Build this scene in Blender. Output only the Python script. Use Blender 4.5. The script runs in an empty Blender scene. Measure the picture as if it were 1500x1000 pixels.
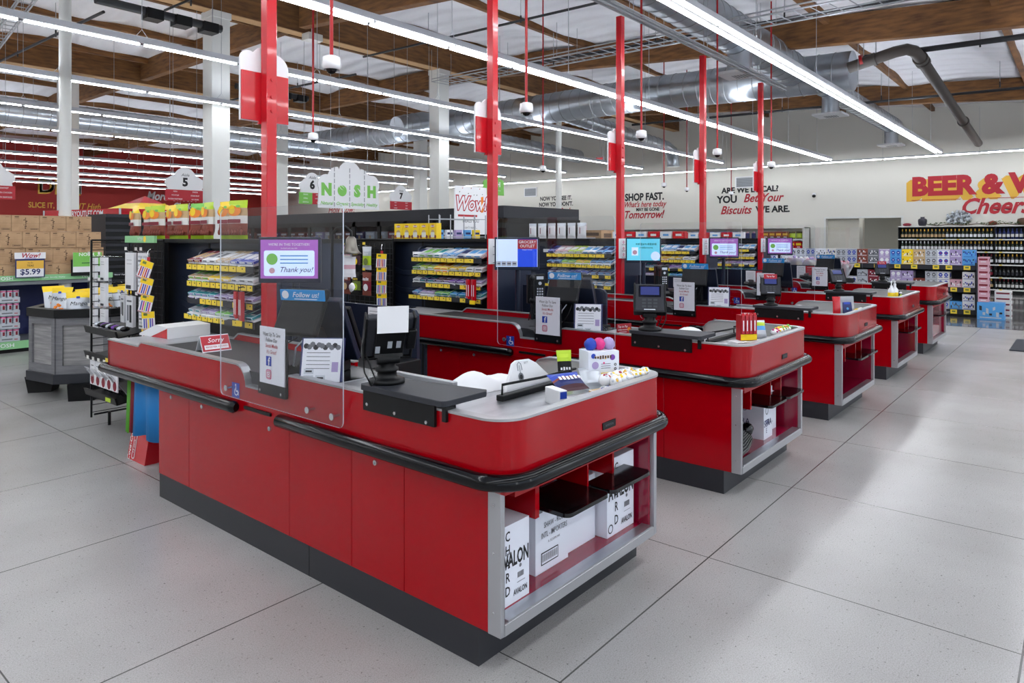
import bpy, bmesh, math, random
from mathutils import Vector, Matrix
R = random.Random(7)
sc = bpy.context.scene
COL = sc.collection
# ------------------------------------------------------------------ camera, world, exposure
cam = bpy.data.cameras.new('camera'); camo = bpy.data.objects.new('camera', cam); COL.objects.link(camo)
cam.sensor_width = 36; cam.lens = 36*1017/1500; cam.shift_y = -152/1500; cam.clip_start = .05; cam.clip_end = 200
TH = math.radians(39.7)
camo.location = (0, 0, 1.54); camo.rotation_euler = (math.pi/2, 0, TH-math.pi/2)
sc.camera = camo
w = bpy.data.worlds.new('sky'); sc.world = w; w.use_nodes = True
bg = w.node_tree.nodes['Background']; bg.inputs[0].default_value = (.72, .82, 1, 1); bg.inputs[1].default_value = 1.6
sc.view_settings.view_transform = 'Standard'; sc.view_settings.look = 'None'; sc.view_settings.gamma = 1
sc.view_settings.use_curve_mapping = False; sc.view_settings.exposure = 0.06
sc.cycles.max_bounces = 7; sc.cycles.diffuse_bounces = 4; sc.cycles.glossy_bounces = 4; sc.cycles.transparent_max_bounces = 24
sc.cycles.transmission_bounces = 6; sc.cycles.use_denoising = True; sc.cycles.caustics_reflective = False; sc.cycles.caustics_refractive = False
sc.cycles.sample_clamp_indirect = 4
LIGHT = 34.0      # strip tubes
def area(name, loc, rot, sx, sy, e, col=(1, 1, 1)):
    l = bpy.data.lights.new(name, 'AREA'); l.shape = 'RECTANGLE'; l.size = sx; l.size_y = sy; l.energy = e; l.color = col
    o = bpy.data.objects.new(name, l); COL.objects.link(o); o.location = loc; o.rotation_euler = rot; return o
# daylight entering by the storefront glass behind the camera
area('storefront_daylight', (6, -4.8, 1.7), (math.pi/2, 0, math.pi), 20, 2.6, 1500, (.8, .88, 1))

# ------------------------------------------------------------------ materials
def lin(c): return tuple(((x/255)/12.92 if x/255 <= .04045 else ((x/255+.055)/1.055)**2.4) for x in c)
MATS = {}
def mat(n, c, r=.5, m=0, spec=.5, emit=None, es=1, trans=0, alpha=1, coat=0, bump=None, ior=1.45):
    M = bpy.data.materials.new(n); M.use_nodes = True; b = M.node_tree.nodes['Principled BSDF']
    b.inputs['Base Color'].default_value = (*lin(c), 1); b.inputs['Roughness'].default_value = r; b.inputs['Metallic'].default_value = m
    b.inputs['Specular IOR Level'].default_value = spec; b.inputs['IOR'].default_value = ior
    b.inputs['Transmission Weight'].default_value = trans; b.inputs['Alpha'].default_value = alpha; b.inputs['Coat Weight'].default_value = coat
    b.inputs['Coat Roughness'].default_value = .04
    if emit: b.inputs['Emission Color'].default_value = (*lin(emit), 1); b.inputs['Emission Strength'].default_value = es
    if bump:
        nt = M.node_tree; tn = nt.nodes.new('ShaderNodeTexNoise'); tn.inputs['Scale'].default_value = bump[0]; tn.inputs['Detail'].default_value = 4
        tc = nt.nodes.new('ShaderNodeTexCoord'); nt.links.new(tc.outputs['Object'], tn.inputs['Vector'])
        bp = nt.nodes.new('ShaderNodeBump'); bp.inputs['Strength'].default_value = bump[1]; bp.inputs['Distance'].default_value = bump[2] if len(bump) > 2 else .01
        nt.links.new(tn.outputs['Fac'], bp.inputs['Height']); nt.links.new(bp.outputs['Normal'], b.inputs['Normal'])
    MATS[n] = M; return M
def mottle(n, c2, scale=4, lo=.4, hi=.6, stretch=(1, 1, 1)):
    """vary a material's base colour with noise"""
    M = MATS[n]; nt = M.node_tree; b = nt.nodes['Principled BSDF']; c1 = tuple(b.inputs['Base Color'].default_value)
    tc = nt.nodes.new('ShaderNodeTexCoord'); mp = nt.nodes.new('ShaderNodeMapping'); mp.inputs['Scale'].default_value = stretch
    tn = nt.nodes.new('ShaderNodeTexNoise'); tn.inputs['Scale'].default_value = scale; tn.inputs['Detail'].default_value = 5
    cr = nt.nodes.new('ShaderNodeValToRGB'); cr.color_ramp.elements[0].position = lo; cr.color_ramp.elements[1].position = hi
    cr.color_ramp.elements[0].color = c1; cr.color_ramp.elements[1].color = (*lin(c2), 1)
    nt.links.new(tc.outputs['Object'], mp.inputs['Vector']); nt.links.new(mp.outputs['Vector'], tn.inputs['Vector'])
    nt.links.new(tn.outputs['Fac'], cr.inputs['Fac']); nt.links.new(cr.outputs['Color'], b.inputs['Base Color']); return cr
mat('red_gloss', (152, 0, 12), .08, spec=.3); mat('red_matte', (158, 4, 14), .42); mat('red_paint', (190, 14, 30), .25, coat=.3)
mat('red_deep', (140, 8, 44), .12, coat=.5)
mat('kick', (36, 37, 42), .45); mat('black', (9, 10, 12), .45, spec=.3); mat('black_gloss', (10, 11, 14), .15, spec=.5); mat('rubber', (5, 6, 9), .13, spec=.28)
mat('navy_metal', (32, 40, 58), .32, .3, spec=.5); mat('dark_grey', (40, 42, 48), .5, spec=.35); mat('mid_grey', (120, 124, 130), .5)
mat('steel', (196, 198, 202), .3, .85); mottle('steel', (176, 178, 183), 3, .35, .65, (1, 6, 1))
mat('steel_trim', (172, 173, 176), .32, .55); mat('chrome', (225, 228, 232), .1, 1); mat('galv', (206, 212, 219), .3, .9, bump=(3.5, .4, .03)); mottle('galv', (176, 184, 193), 1.4, .3, .7)
mat('belt', (40, 41, 44), .6, bump=(60, .2)); mat('laminate_grey', (150, 152, 157), .3)
mat('white', (236, 237, 240), .5); mat('white_gloss', (240, 241, 244), .2); mat('paper', (238, 239, 245), .7); mat('off_white', (226, 225, 220), .7)
mat('column_paint', (224, 225, 222), .5); mat('wall_paint', (226, 224, 216), .8); mat('wall_red', (160, 34, 28), .6)
mat('screw', (205, 207, 210), .25, .9)
mat('wood', (124, 84, 44), .75); mottle('wood', (80, 50, 27), 3, .35, .7, (1, 1, 6)); mat('wood_pale', (176, 140, 98), .7)
mat('insulation', (232, 232, 236), .75, bump=(1.6, .5, .12))
mat('pipe_dark', (70, 64, 60), .6); mat('pipe_black', (36, 37, 40), .5); mat('conduit', (168, 172, 177), .4, .5)
mat('cardboard', (186, 152, 116), .8); mottle('cardboard', (168, 134, 100), 9, .4, .7); mat('brown_ink', (84, 62, 46), .8)
mat('yellow_tag', (238, 208, 62), .5); mat('black_ink', (28, 28, 32), .6); mat('grey_ink', (110, 112, 118), .6); mat('red_ink', (176, 34, 48), .5)
mat('fb_blue', (28, 62, 168), .4); mat('label_blue', (40, 140, 205), .35); mat('acc_blue', (20, 60, 165), .3)
mat('nosh_green', (120, 190, 84), .5); mat('shelf_green', (138, 196, 140), .5); mat('deep_green', (44, 96, 52), .5); mat('bag_green', (86, 158, 46), .5)
mat('orange', (236, 132, 32), .45); mat('yellow', (246, 210, 28), .4); mat('pink_ink', (206, 40, 120), .45); mat('gold', (226, 178, 66), .5)
mat('grey_wood', (158, 156, 155), .6); mottle('grey_wood', (118, 117, 119), 4, .3, .7, (1, 1, 12)); mat('grey_wood_dark', (120, 120, 123), .6); mottle('grey_wood_dark', (98, 98, 102), 5, .3, .7, (1, 1, 12))
mat('blue_cloth', (14, 116, 184), .6); mat('maroon', (120, 20, 40), .6); mat('purple', (112, 62, 158), .5); mat('teal', (30, 142, 152), .45)
mat('pink', (206, 160, 172), .5); mat('lilac', (168, 150, 196), .5); mat('sky_blue', (86, 160, 220), .4); mat('navy', (28, 40, 96), .4)
mat('brown_food', (126, 58, 44), .6); mat('tan', (196, 166, 122), .6); mat('dark_food', (72, 40, 50), .5); mat('olive', (104, 120, 52), .5)
mat('lime', (176, 206, 40), .45); mat('silver_pack', (200, 206, 214), .3, .3); mat('amber', (146, 86, 20), .15)
mat('glass_dark', (16, 20, 18), .08, coat=.5); mat('glass_green', (30, 44, 30), .1); mat('wine_red', (50, 8, 18), .1); mat('rose', (206, 120, 128), .12)

def clear_sheet(n, tint, ior=1.5):
    M = bpy.data.materials.new(n); M.use_nodes = True; nt = M.node_tree; nt.nodes.remove(nt.nodes['Principled BSDF']); out = nt.nodes['Material Output']
    tr = nt.nodes.new('ShaderNodeBsdfTransparent'); tr.inputs[0].default_value = (*tint, 1); gl = nt.nodes.new('ShaderNodeBsdfGlossy'); gl.inputs['Roughness'].default_value = .02
    lw = nt.nodes.new('ShaderNodeLayerWeight'); lw.inputs[0].default_value = .5; pw = nt.nodes.new('ShaderNodeMath'); pw.operation = 'POWER'; pw.inputs[1].default_value = 4.5
    fr = nt.nodes.new('ShaderNodeMath'); fr.operation = 'MULTIPLY_ADD'; fr.inputs[1].default_value = .7; fr.inputs[2].default_value = .035; nt.links.new(lw.outputs['Facing'], pw.inputs[0]); nt.links.new(pw.outputs[0], fr.inputs[0]); mx = nt.nodes.new('ShaderNodeMixShader')
    nt.links.new(fr.outputs[0], mx.inputs[0]); nt.links.new(tr.outputs[0], mx.inputs[1]); nt.links.new(gl.outputs[0], mx.inputs[2]); nt.links.new(mx.outputs[0], out.inputs[0]); MATS[n] = M
clear_sheet('plexi', (.97, .975, .985)); clear_sheet('glass_door', (.8, .83, .86), 1.6); mat('plexi_edge', (214, 222, 232), .2, alpha=.8)
mat('clear_plastic', (240, 243, 248), .1, alpha=.38, spec=.8)
mat('screen_dark', (18, 22, 34), .08); mat('keypad', (52, 54, 60), .35)
mat('tube', (255, 255, 255), .5, emit=(246, 250, 255), es=LIGHT); mat('added_uplight', (255, 255, 255), .5, emit=(240, 246, 255), es=22); mat('fixture_white', (206, 210, 218), .4)
mat('screen_purple', (140, 80, 160), .3, emit=(150, 88, 170), es=.5); mat('screen_light', (200, 215, 240), .3, emit=(190, 212, 240), es=.55); mat('screen_blue', (30, 70, 200), .3, emit=(34, 70, 205), es=.5)
mat('screen_cyan', (90, 190, 215), .3, emit=(96, 190, 214), es=.55); mat('screen_navy', (30, 40, 90), .3, emit=(32, 40, 96), es=.6); mat('exit_red', (220, 60, 60), .4, emit=(230, 60, 60), es=.8)
mat('floor_dark', (98, 96, 98), .16, coat=.4); mottle('floor_dark', (74, 72, 74), 6, .3, .7, (1, 8, 1)); mat('mat_dark', (44, 48, 56), .8)
mat('ivy', (70, 92, 52), .7); mat('ceramic', (48, 46, 58), .35); mat('metal_brass', (120, 116, 108), .3, .9); mat('alcove', (212, 208, 196), .7)
mat('outside_ground', (120, 120, 118), .8); mat('carton_white', (232, 236, 246), .55); mat('well_grey', (186, 186, 184), .35, .4)
def floor_material():
    M = bpy.data.materials.new('terrazzo'); M.use_nodes = True; nt = M.node_tree; N = nt.nodes; L = nt.links; b = N['Principled BSDF']
    tc = N.new('ShaderNodeTexCoord'); sx = N.new('ShaderNodeSeparateXYZ'); L.new(tc.outputs['Object'], sx.inputs[0])
    def mth(op, a, bb=None, c=None):
        n = N.new('ShaderNodeMath'); n.operation = op
        for i, v in enumerate((a, bb, c)):
            if v is None: continue
            if isinstance(v, (int, float)): n.inputs[i].default_value = v
            else: L.new(v, n.inputs[i])
        return n.outputs[0]
    def line(sock, off, wd):
        t = mth('DIVIDE', mth('SUBTRACT', sock, off), 1.221); f = mth('FRACT', mth('ADD', t, 100.5)); d = mth('ABSOLUTE', mth('SUBTRACT', f, .5))
        return mth('LESS_THAN', d, wd/1.221)
    j = mth('MAXIMUM', line(sx.outputs[0], 1.957, .0028), line(sx.outputs[1], 1.408, .0035))
    n1 = N.new('ShaderNodeTexNoise'); n1.inputs['Scale'].default_value = .7; n1.inputs['Detail'].default_value = 6; L.new(tc.outputs['Object'], n1.inputs['Vector'])
    r1 = N.new('ShaderNodeValToRGB'); r1.color_ramp.elements[0].position = .35; r1.color_ramp.elements[1].position = .65
    r1.color_ramp.elements[0].color = (*lin((158, 156, 155)), 1); r1.color_ramp.elements[1].color = (*lin((182, 181, 180)), 1); L.new(n1.outputs['Fac'], r1.inputs['Fac'])
    n2 = N.new('ShaderNodeTexNoise'); n2.inputs['Scale'].default_value = 75; n2.inputs['Detail'].default_value = 3; L.new(tc.outputs['Object'], n2.inputs['Vector'])
    r2 = N.new('ShaderNodeValToRGB'); r2.color_ramp.elements[0].position = .25; r2.color_ramp.elements[1].position = .36
    r2.color_ramp.elements[0].color = (.22, .2, .19, 1); r2.color_ramp.elements[1].color = (1, 1, 1, 1); L.new(n2.outputs['Fac'], r2.inputs['Fac'])
    n3 = N.new('ShaderNodeTexNoise'); n3.inputs['Scale'].default_value = 200; L.new(tc.outputs['Object'], n3.inputs['Vector'])
    r3 = N.new('ShaderNodeValToRGB'); r3.color_ramp.elements[0].position = .35; r3.color_ramp.elements[1].position = .6
    r3.color_ramp.elements[0].color = (.8, .79, .78, 1); r3.color_ramp.elements[1].color = (1, 1, 1, 1); L.new(n3.outputs['Fac'], r3.inputs['Fac'])
    m1 = N.new('ShaderNodeMix'); m1.data_type = 'RGBA'; m1.blend_type = 'MULTIPLY'; m1.inputs[0].default_value = .8; L.new(r1.outputs[0], m1.inputs[6]); L.new(r2.outputs[0], m1.inputs[7])
    m2 = N.new('ShaderNodeMix'); m2.data_type = 'RGBA'; m2.blend_type = 'MULTIPLY'; m2.inputs[0].default_value = 1; L.new(m1.outputs[2], m2.inputs[6]); L.new(r3.outputs[0], m2.inputs[7])
    m3 = N.new('ShaderNodeMix'); m3.data_type = 'RGBA'; L.new(j, m3.inputs[0]); L.new(m2.outputs[2], m3.inputs[6]); m3.inputs[7].default_value = (.07, .068, .065, 1)
    L.new(m3.outputs[2], b.inputs['Base Color']); b.inputs['Roughness'].default_value = .27; b.inputs['Specular IOR Level'].default_value = .5
    MATS['terrazzo'] = M
floor_material()
def roof_material():
    """white faced insulation with ribs along y and slack folds"""
    M = MATS['insulation']; nt = M.node_tree; N = nt.nodes; L = nt.links; b = N['Principled BSDF']
    tc = N.new('ShaderNodeTexCoord'); wv = N.new('ShaderNodeTexWave'); wv.wave_type = 'BANDS'; wv.bands_direction = 'X'; wv.inputs['Scale'].default_value = .55; wv.inputs['Distortion'].default_value = 1.2
    wv.inputs['Detail'].default_value = 1; L.new(tc.outputs['Object'], wv.inputs['Vector'])
    bp = N.new('ShaderNodeBump'); bp.inputs['Strength'].default_value = .6; bp.inputs['Distance'].default_value = .15; L.new(wv.outputs['Fac'], bp.inputs['Height'])
    old = b.inputs['Normal'].links[0].from_node; L.new(old.outputs['Normal'], bp.inputs['Normal']); L.new(bp.outputs['Normal'], b.inputs['Normal'])
roof_material()

# ------------------------------------------------------------------ mesh helper
_T = {}
SCRIBBLE = {'CRUNCH', 'wild', 'toys', 'SQUISHY', 'sweets', 'yum', 'coco', 'crisp', 'Lots of love', 'for locals', 'wine', 'ask your cashier'}
def textmesh(s, bold, shear, res):
    k = (s, bold, shear, res)
    if k not in _T:
        c = bpy.data.curves.new('t', 'FONT'); c.body = s; c.size = 1; c.resolution_u = res; c.offset = bold; c.shear = shear; c.align_x = 'CENTER'; c.align_y = 'CENTER'
        o = bpy.data.objects.new('t', c); COL.objects.link(o); bpy.context.view_layer.update()
        me = bpy.data.meshes.new_from_object(o.evaluated_get(bpy.context.evaluated_depsgraph_get()))
        _T[k] = ([tuple(v.co) for v in me.vertices], [tuple(p.vertices) for p in me.polygons])
        bpy.data.objects.remove(o); bpy.data.meshes.remove(me); bpy.data.curves.remove(c)
    return _T[k]
X3, Y3, Z3 = Vector((1, 0, 0)), Vector((0, 1, 0)), Vector((0, 0, 1))
def V(*a): return Vector(a)
class MB:
    def __init__(s): s.v = []; s.f = []; s.m = []; s.sm = []; s.names = []; s.M = None
    def mi(s, n):
        if n not in s.names: s.names.append(n)
        return s.names.index(n)
    def add(s, vs, fs, m, smooth=False):
        b = len(s.v); s.v += [tuple(s.M @ Vector(v)) if s.M else tuple(v) for v in vs]; i = s.mi(m)
        for f in fs: s.f.append(tuple(b+x for x in f)); s.m.append(i); s.sm.append(smooth)
        return s
    def box(s, a, b, m, faces=None):
        x0, y0, z0 = a; x1, y1, z1 = b
        vs = [(x0, y0, z0), (x1, y0, z0), (x1, y1, z0), (x0, y1, z0), (x0, y0, z1), (x1, y0, z1), (x1, y1, z1), (x0, y1, z1)]
        return s.add(vs, [(0, 3, 2, 1), (4, 5, 6, 7), (0, 1, 5, 4), (1, 2, 6, 5), (2, 3, 7, 6), (3, 0, 4, 7)], m)
    def quad(s, a, b, c, d, m): return s.add([a, b, c, d], [(0, 1, 2, 3)], m)
    def prism(s, pts, ax, lo, hi, m, smooth=False):
        """pts 2d counter-clockwise; ax: 'x' pts=(y,z), 'y' pts=(x,z), 'z' pts=(x,y)"""
        def p(q, t): return {'x': (t, q[0], q[1]), 'y': (q[0], t, q[1]), 'z': (q[0], q[1], t)}[ax]
        n = len(pts); vs = [p(q, lo) for q in pts]+[p(q, hi) for q in pts]
        s.add(vs, [tuple(range(n))[::-1], tuple(range(n, 2*n))], m)
        return s.add(vs, [(i, (i+1) % n, n+(i+1) % n, n+i) for i in range(n)], m, smooth)
    def cyl(s, p0, p1, r0, m, r1=None, n=16, caps=True):
        p0, p1 = Vector(p0), Vector(p1); r1 = r0 if r1 is None else r1; d = (p1-p0).normalized()
        a = d.orthogonal().normalized(); b = d.cross(a)
        vs = [p0+(a*math.cos(t)+b*math.sin(t))*r0 for t in [2*math.pi*i/n for i in range(n)]]+[p1+(a*math.cos(t)+b*math.sin(t))*r1 for t in [2*math.pi*i/n for i in range(n)]]
        s.add(vs, [(i, (i+1) % n, n+(i+1) % n, n+i) for i in range(n)], m, True)
        if caps: s.add(vs, [tuple(range(n))[::-1], tuple(range(n, 2*n))], m)
        return s
    def tube(s, pts, r, m, n=10, caps=True):
        pts = [Vector(p) for p in pts]; rings = []; a = None
        for i, p in enumerate(pts):
            d = (pts[min(i+1, len(pts)-1)]-pts[max(i-1, 0)]).normalized()
            if a is None: a = d.orthogonal().normalized() if abs(d.z) > .9 else d.cross(Z3).normalized()
            a = (a-d*a.dot(d)).normalized(); b = d.cross(a); rr = r[i] if isinstance(r, (list, tuple)) else r
            rings.append([p+(a*math.cos(t)+b*math.sin(t))*rr for t in [2*math.pi*k/n for k in range(n)]])
        vs = [q for g in rings for q in g]
        s.add(vs, [(i*n+k, i*n+(k+1) % n, (i+1)*n+(k+1) % n, (i+1)*n+k) for i in range(len(pts)-1) for k in range(n)], m, True)
        if caps: s.add(rings[0]+rings[-1], [tuple(range(n))[::-1], tuple(range(n, 2*n))], m)
        return s
    def lathe(s, prof, c, m, n=20, ax='z'):
        c = Vector(c); vs = []
        for r, h in prof:
            for k in range(n):
                t = 2*math.pi*k/n; q = V(r*math.cos(t), r*math.sin(t), h)
                if ax == 'x': q = V(q.z, q.x, q.y)
                if ax == 'y': q = V(q.x, q.z, q.y)
                vs.append(c+q)
        return s.add(vs, [(i*n+k, i*n+(k+1) % n, (i+1)*n+(k+1) % n, (i+1)*n+k) for i in range(len(prof)-1) for k in range(n)], m, True)
    def sph(s, c, r, m, n=12, noise=0):
        r = (r, r, r) if isinstance(r, (int, float)) else r; c = Vector(c); vs = []; h = n//2+1
        for i in range(h+1):
            p = math.pi*i/h
            for k in range(n):
                t = 2*math.pi*k/n; q = 1+(R.uniform(-noise, noise) if noise else 0)
                vs.append(c+V(r[0]*math.sin(p)*math.cos(t)*q, r[1]*math.sin(p)*math.sin(t)*q, r[2]*math.cos(p)*q))
        return s.add(vs, [(i*n+k, (i+1)*n+k, (i+1)*n+(k+1) % n, i*n+(k+1) % n) for i in range(h) for k in range(n)], m, True)
    def text(s, t, size, o, rt, up, m, bold=0.0, shear=0, res=2, sx=1, off=.0015):
        if t in SCRIBBLE:   # print too small to read in the photo: short strokes instead of words
            rt, up, o = Vector(rt).normalized(), Vector(up).normalized(), Vector(o); n = len(t)
            for i in range(n): s.rect(o+rt*size*.55*(i-(n-1)/2)+up*size*R.uniform(-.06, .06), size*.36, size*R.uniform(.35, .75), rt, up, m, off)
            return s
        vs, fs = textmesh(t, bold, shear, res); rt, up, o = Vector(rt).normalized(), Vector(up).normalized(), Vector(o); nn = rt.cross(up)
        return s.add([o+rt*(x*size*sx)+up*(y*size)+nn*off for x, y, z in vs], fs, m)
    def rect(s, c, wd, ht, rt, up, m, off=.001, rad=0):
        rt, up, c = Vector(rt).normalized(), Vector(up).normalized(), Vector(c)+Vector(rt).normalized().cross(Vector(up).normalized())*off
        if rad:
            pts = []
            for (cx, cy, a0) in ((wd/2-rad, ht/2-rad, 0), (-wd/2+rad, ht/2-rad, 90), (-wd/2+rad, -ht/2+rad, 180), (wd/2-rad, -ht/2+rad, 270)):
                for k in range(5): a = math.radians(a0+22.5*k); pts.append(c+rt*(cx+rad*math.cos(a))+up*(cy+rad*math.sin(a)))
            return s.add(pts, [tuple(range(len(pts)))], m)
        return s.add([c-rt*wd/2-up*ht/2, c+rt*wd/2-up*ht/2, c+rt*wd/2+up*ht/2, c-rt*wd/2+up*ht/2], [(0, 1, 2, 3)], m)
    def disc(s, c, r, rt, up, m, off=.001, n=20, ry=None, a0=0, a1=360, rin=0):
        rt, up = Vector(rt).normalized(), Vector(up).normalized(); c = Vector(c)+rt.cross(up)*off; ry = ry or r
        A = [math.radians(a0+(a1-a0)*k/n) for k in range(n+1)]
        if rin:
            vs = [c+rt*r*math.cos(a)+up*ry*math.sin(a) for a in A]+[c+rt*rin*math.cos(a)+up*rin*math.sin(a) for a in A]
            return s.add(vs, [(k, k+1, n+2+k, n+1+k) for k in range(n)], m)
        if a1-a0 >= 360: A = A[:-1]
        return s.add([c+rt*r*math.cos(a)+up*ry*math.sin(a) for a in A], [tuple(range(len(A)))], m)
    def pillow(s, c, wd, ht, dp, rt, up, bands, nu=8, nv=10, crimp=.06, jit=0):
        """a filled bag: bands = [(upto fraction from bottom, material)]"""
        rt, up, c = Vector(rt).normalized(), Vector(up).normalized(), Vector(c); nn = rt.cross(up)
        for sg in (1, -1):
            P = []
            for j in range(nv+1):
                t = j/nv; et = min(1, max(0, (t-crimp)/.22)) * min(1, max(0, (1-crimp-t)/.22)); et = math.sin(et*math.pi/2)
                for i in range(nu+1):
                    u = i/nu; eu = math.sqrt(max(0, 1-(2*u-1)**2)); sq = 1-.07*et
                    P.append(c+rt*((u-.5)*wd*sq)+up*((t-.5)*ht)+nn*(sg*dp/2*eu*et*(1+R.uniform(-jit, jit))))
            for j in range(nv):
                m = next(mm for tt, mm in bands if (j+.5)/nv <= tt)
                fs = [(j*(nu+1)+i, j*(nu+1)+i+1, (j+1)*(nu+1)+i+1, (j+1)*(nu+1)+i) for i in range(nu)]
                if sg < 0: fs = [f[::-1] for f in fs]
                s.add(P, fs, m, True)
        return s
    def build(s, name, parent=None, loc=(0, 0, 0), rotz=0, bevel=0, seg=2):
        me = bpy.data.meshes.new(name); me.from_pydata(s.v, [], s.f)
        for n in s.names: me.materials.append(MATS[n])
        me.polygons.foreach_set('material_index', s.m); me.polygons.foreach_set('use_smooth', s.sm)
        bm = bmesh.new(); bm.from_mesh(me)
        loose = [v for v in bm.verts if not v.link_faces]
        if loose: bmesh.ops.delete(bm, geom=loose, context='VERTS')
        if bevel:
            bmesh.ops.remove_doubles(bm, verts=bm.verts, dist=1e-5)
            es = [e for e in bm.edges if e.is_manifold and e.calc_face_angle(0) > .6]
            bmesh.ops.bevel(bm, geom=es, offset=bevel, segments=seg, affect='EDGES', profile=.5, clamp_overlap=True)
        bm.to_mesh(me); bm.free(); me.update()
        o = bpy.data.objects.new(name, me); COL.objects.link(o); o.location = loc; o.rotation_euler = (0, 0, rotz)
        if parent: o.parent = parent
        return o
LONG = []
def tag(o, label, cat, group=None, kind=None):
    if len(label.replace('-', '').split()) > 16: print('LONG', len(label.split()), label)
    o['label'] = label; o['category'] = cat
    if group: o['group'] = group
    if kind: o['kind'] = kind
    return o
def thing(name, label, cat, loc=(0, 0, 0), rotz=0, group=None):
    o = bpy.data.objects.new(name, None); COL.objects.link(o); o.location = loc; o.rotation_euler = (0, 0, rotz); o.empty_display_size = .1
    return tag(o, label, cat, group)
def struct(name, mb, **k):
    o = mb.build(name, **k); o['kind'] = 'structure'; return o
def dup(root, loc, rotz=None, label=None, scale=None):
    def cp(o, par):
        c = o.copy(); COL.objects.link(c); c.parent = par
        for ch in kids.get(o.name, ()): cp(ch, c)
        return c
    kids = {}
    def walk(o):
        kids[o.name] = list(o.children)
        for ch in o.children: walk(ch)
    walk(root); r = cp(root, None); r.location = loc
    if rotz is not None: r.rotation_euler = (0, 0, rotz)
    if label: r['label'] = label
    if scale: r.scale = scale
    return r
def pos(px, D):
    """ground position of an image column at a depth D from the camera plane"""
    a = (px-750)/1017; return (math.cos(TH)+math.sin(TH)*a)*D, (math.sin(TH)-math.cos(TH)*a)*D
def hz(py, D): return 1.54+(348-py)/1017*D
ORD = ['first', 'second', 'third', 'fourth', 'fifth', 'sixth', 'seventh', 'eighth', 'ninth', 'tenth', 'eleventh', 'twelfth', 'thirteenth', 'fourteenth', 'fifteenth', 'sixteenth', 'seventeenth', 'eighteenth', 'nineteenth', 'twentieth']+['twenty-'+q for q in ('first', 'second', 'third', 'fourth', 'fifth', 'sixth', 'seventh', 'eighth', 'ninth')]
LANE = ['front checkout lane', 'second checkout lane', 'third checkout lane', 'fourth checkout lane', 'fifth checkout lane']
PITCH = 2.18
# ------------------------------------------------------------------ setting
XW, YR, XL, YF = 23.8, 38.4, -9.0, -5.0
def roofz(y): return 6.15-.075*max(0, 11.8-y) if y < 11.8 else 6.15
struct('floor', MB().box((XL, YF, -.2), (XW+3, YR, 0), 'terrazzo'))
struct('floor_dark_band', MB().box((14.25, YF+.3, -.1), (XW, 9, .003), 'floor_dark'))
m = MB()
ys = [YF, 3, 7, 11.8, 20, 30, YR]
# insulation sags between the small joists: modelled as shallow scallops
NX = 90
def roofgrid(mb):
    rows = []
    y = YF; step = 1.22/4
    ys = []
    while y < YR: ys.append(y); y += step
    ys.append(YR)
    vs = []
    for yy in ys:
        for i in range(NX+1):
            x = XL+(XW-XL)*i/NX; ph = math.cos(2*math.pi*(yy-YF)/2.44)
            vs.append((x, yy, roofz(yy)-.05-.07*(.5-.5*ph)*(1+.8*math.sin(x*2.1+int((yy-YF)/2.44)*2.4)*math.sin(x*.9))))
    n = NX+1
    mb.add(vs, [(j*n+i, j*n+i+1, (j+1)*n+i+1, (j+1)*n+i) for j in range(len(ys)-1) for i in range(NX)], 'insulation', True)
roofgrid(m)
struct('ceiling', m)
struct('roof_deck', MB().prism([(YF-.2, roofz(YF)+.12), (11.8, 6.27), (YR+.2, 6.27), (YR+.2, 6.4), (11.8, 6.4), (YF-.2, roofz(YF)+.25)], 'x', XL-.2, XW+.2, 'off_white'))
m = MB()   # wall with an opening to an alcove (y 4.38..6.54, z 0..2.15)
m.box((XW, YF, 0), (XW+.2, 4.38, 6.4), 'wall_paint').box((XW, 6.54, 0), (XW+.2, YR, 6.4), 'wall_paint').box((XW, 4.38, 2.15), (XW+.2, 6.54, 6.4), 'wall_paint')
wb = struct('wall_back', m)
m = MB(); m.box((XW+2.6, 3.0, 0), (XW+2.7, 8.0, 2.6), 'alcove').box((XW+.2, 3.9, 0), (XW+2.6, 4.0, 2.6), 'alcove').box((XW+.2, 5.6, 0), (XW+.9, 8, 2.6), 'alcove').box((XW+.21, 3.0, 2.5), (XW+2.7, 8.0, 2.6), 'alcove')
struct('wall_alcove', m)
t = thing('alcove_light', 'short strip light on the ceiling just inside the wall opening', 'light', (XW+.5, 5.5, 2.42)); MB().box((-.05, -.3, .02), (.05, .3, .07), 'fixture_white').build('housing', t); MB().box((-.03, -.28, .0), (.03, .28, .02), 'tube').build('light_tube', t)
struct('trim_opening', MB().box((XW-.012, 4.32, 0), (XW+.02, 4.38, 2.21), 'column_paint').box((XW-.012, 6.54, 0), (XW+.02, 6.6, 2.21), 'column_paint').box((XW-.012, 4.38, 2.15), (XW+.02, 6.54, 2.21), 'column_paint'))
struct('wall_red', MB().box((XL, YR, 0), (XW, YR+.2, 6.4), 'wall_red'))
struct('wall_left', MB().box((XL-.2, YF, 0), (XL, YR, 6.4), 'wall_paint'))
m = MB(); m.box((XL, YF-.2, 3.1), (XW, YF, 6.0), 'wall_paint').box((XL, YF-.2, 0), (XW, YF, .3), 'wall_paint')
for i in range(8): m.box((-9+4.6*i, YF-.2, .3), (-8.5+4.6*i, YF, 3.1), 'wall_paint')
struct('wall_front', m)
for i in range(7):
    x0 = -8.5+4.6*i; g = MB().box((x0, YF-.1, .3), (x0+4.1, YF-.06, .36), 'dark_grey').box((x0, YF-.1, 3.04), (x0+4.1, YF-.06, 3.1), 'dark_grey')
    for k in range(4): g.box((x0+k*1.347, YF-.1, .3), (x0+k*1.347+.06, YF-.06, 3.1), 'dark_grey')
    struct('window_%d' % (i+1), g)
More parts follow.
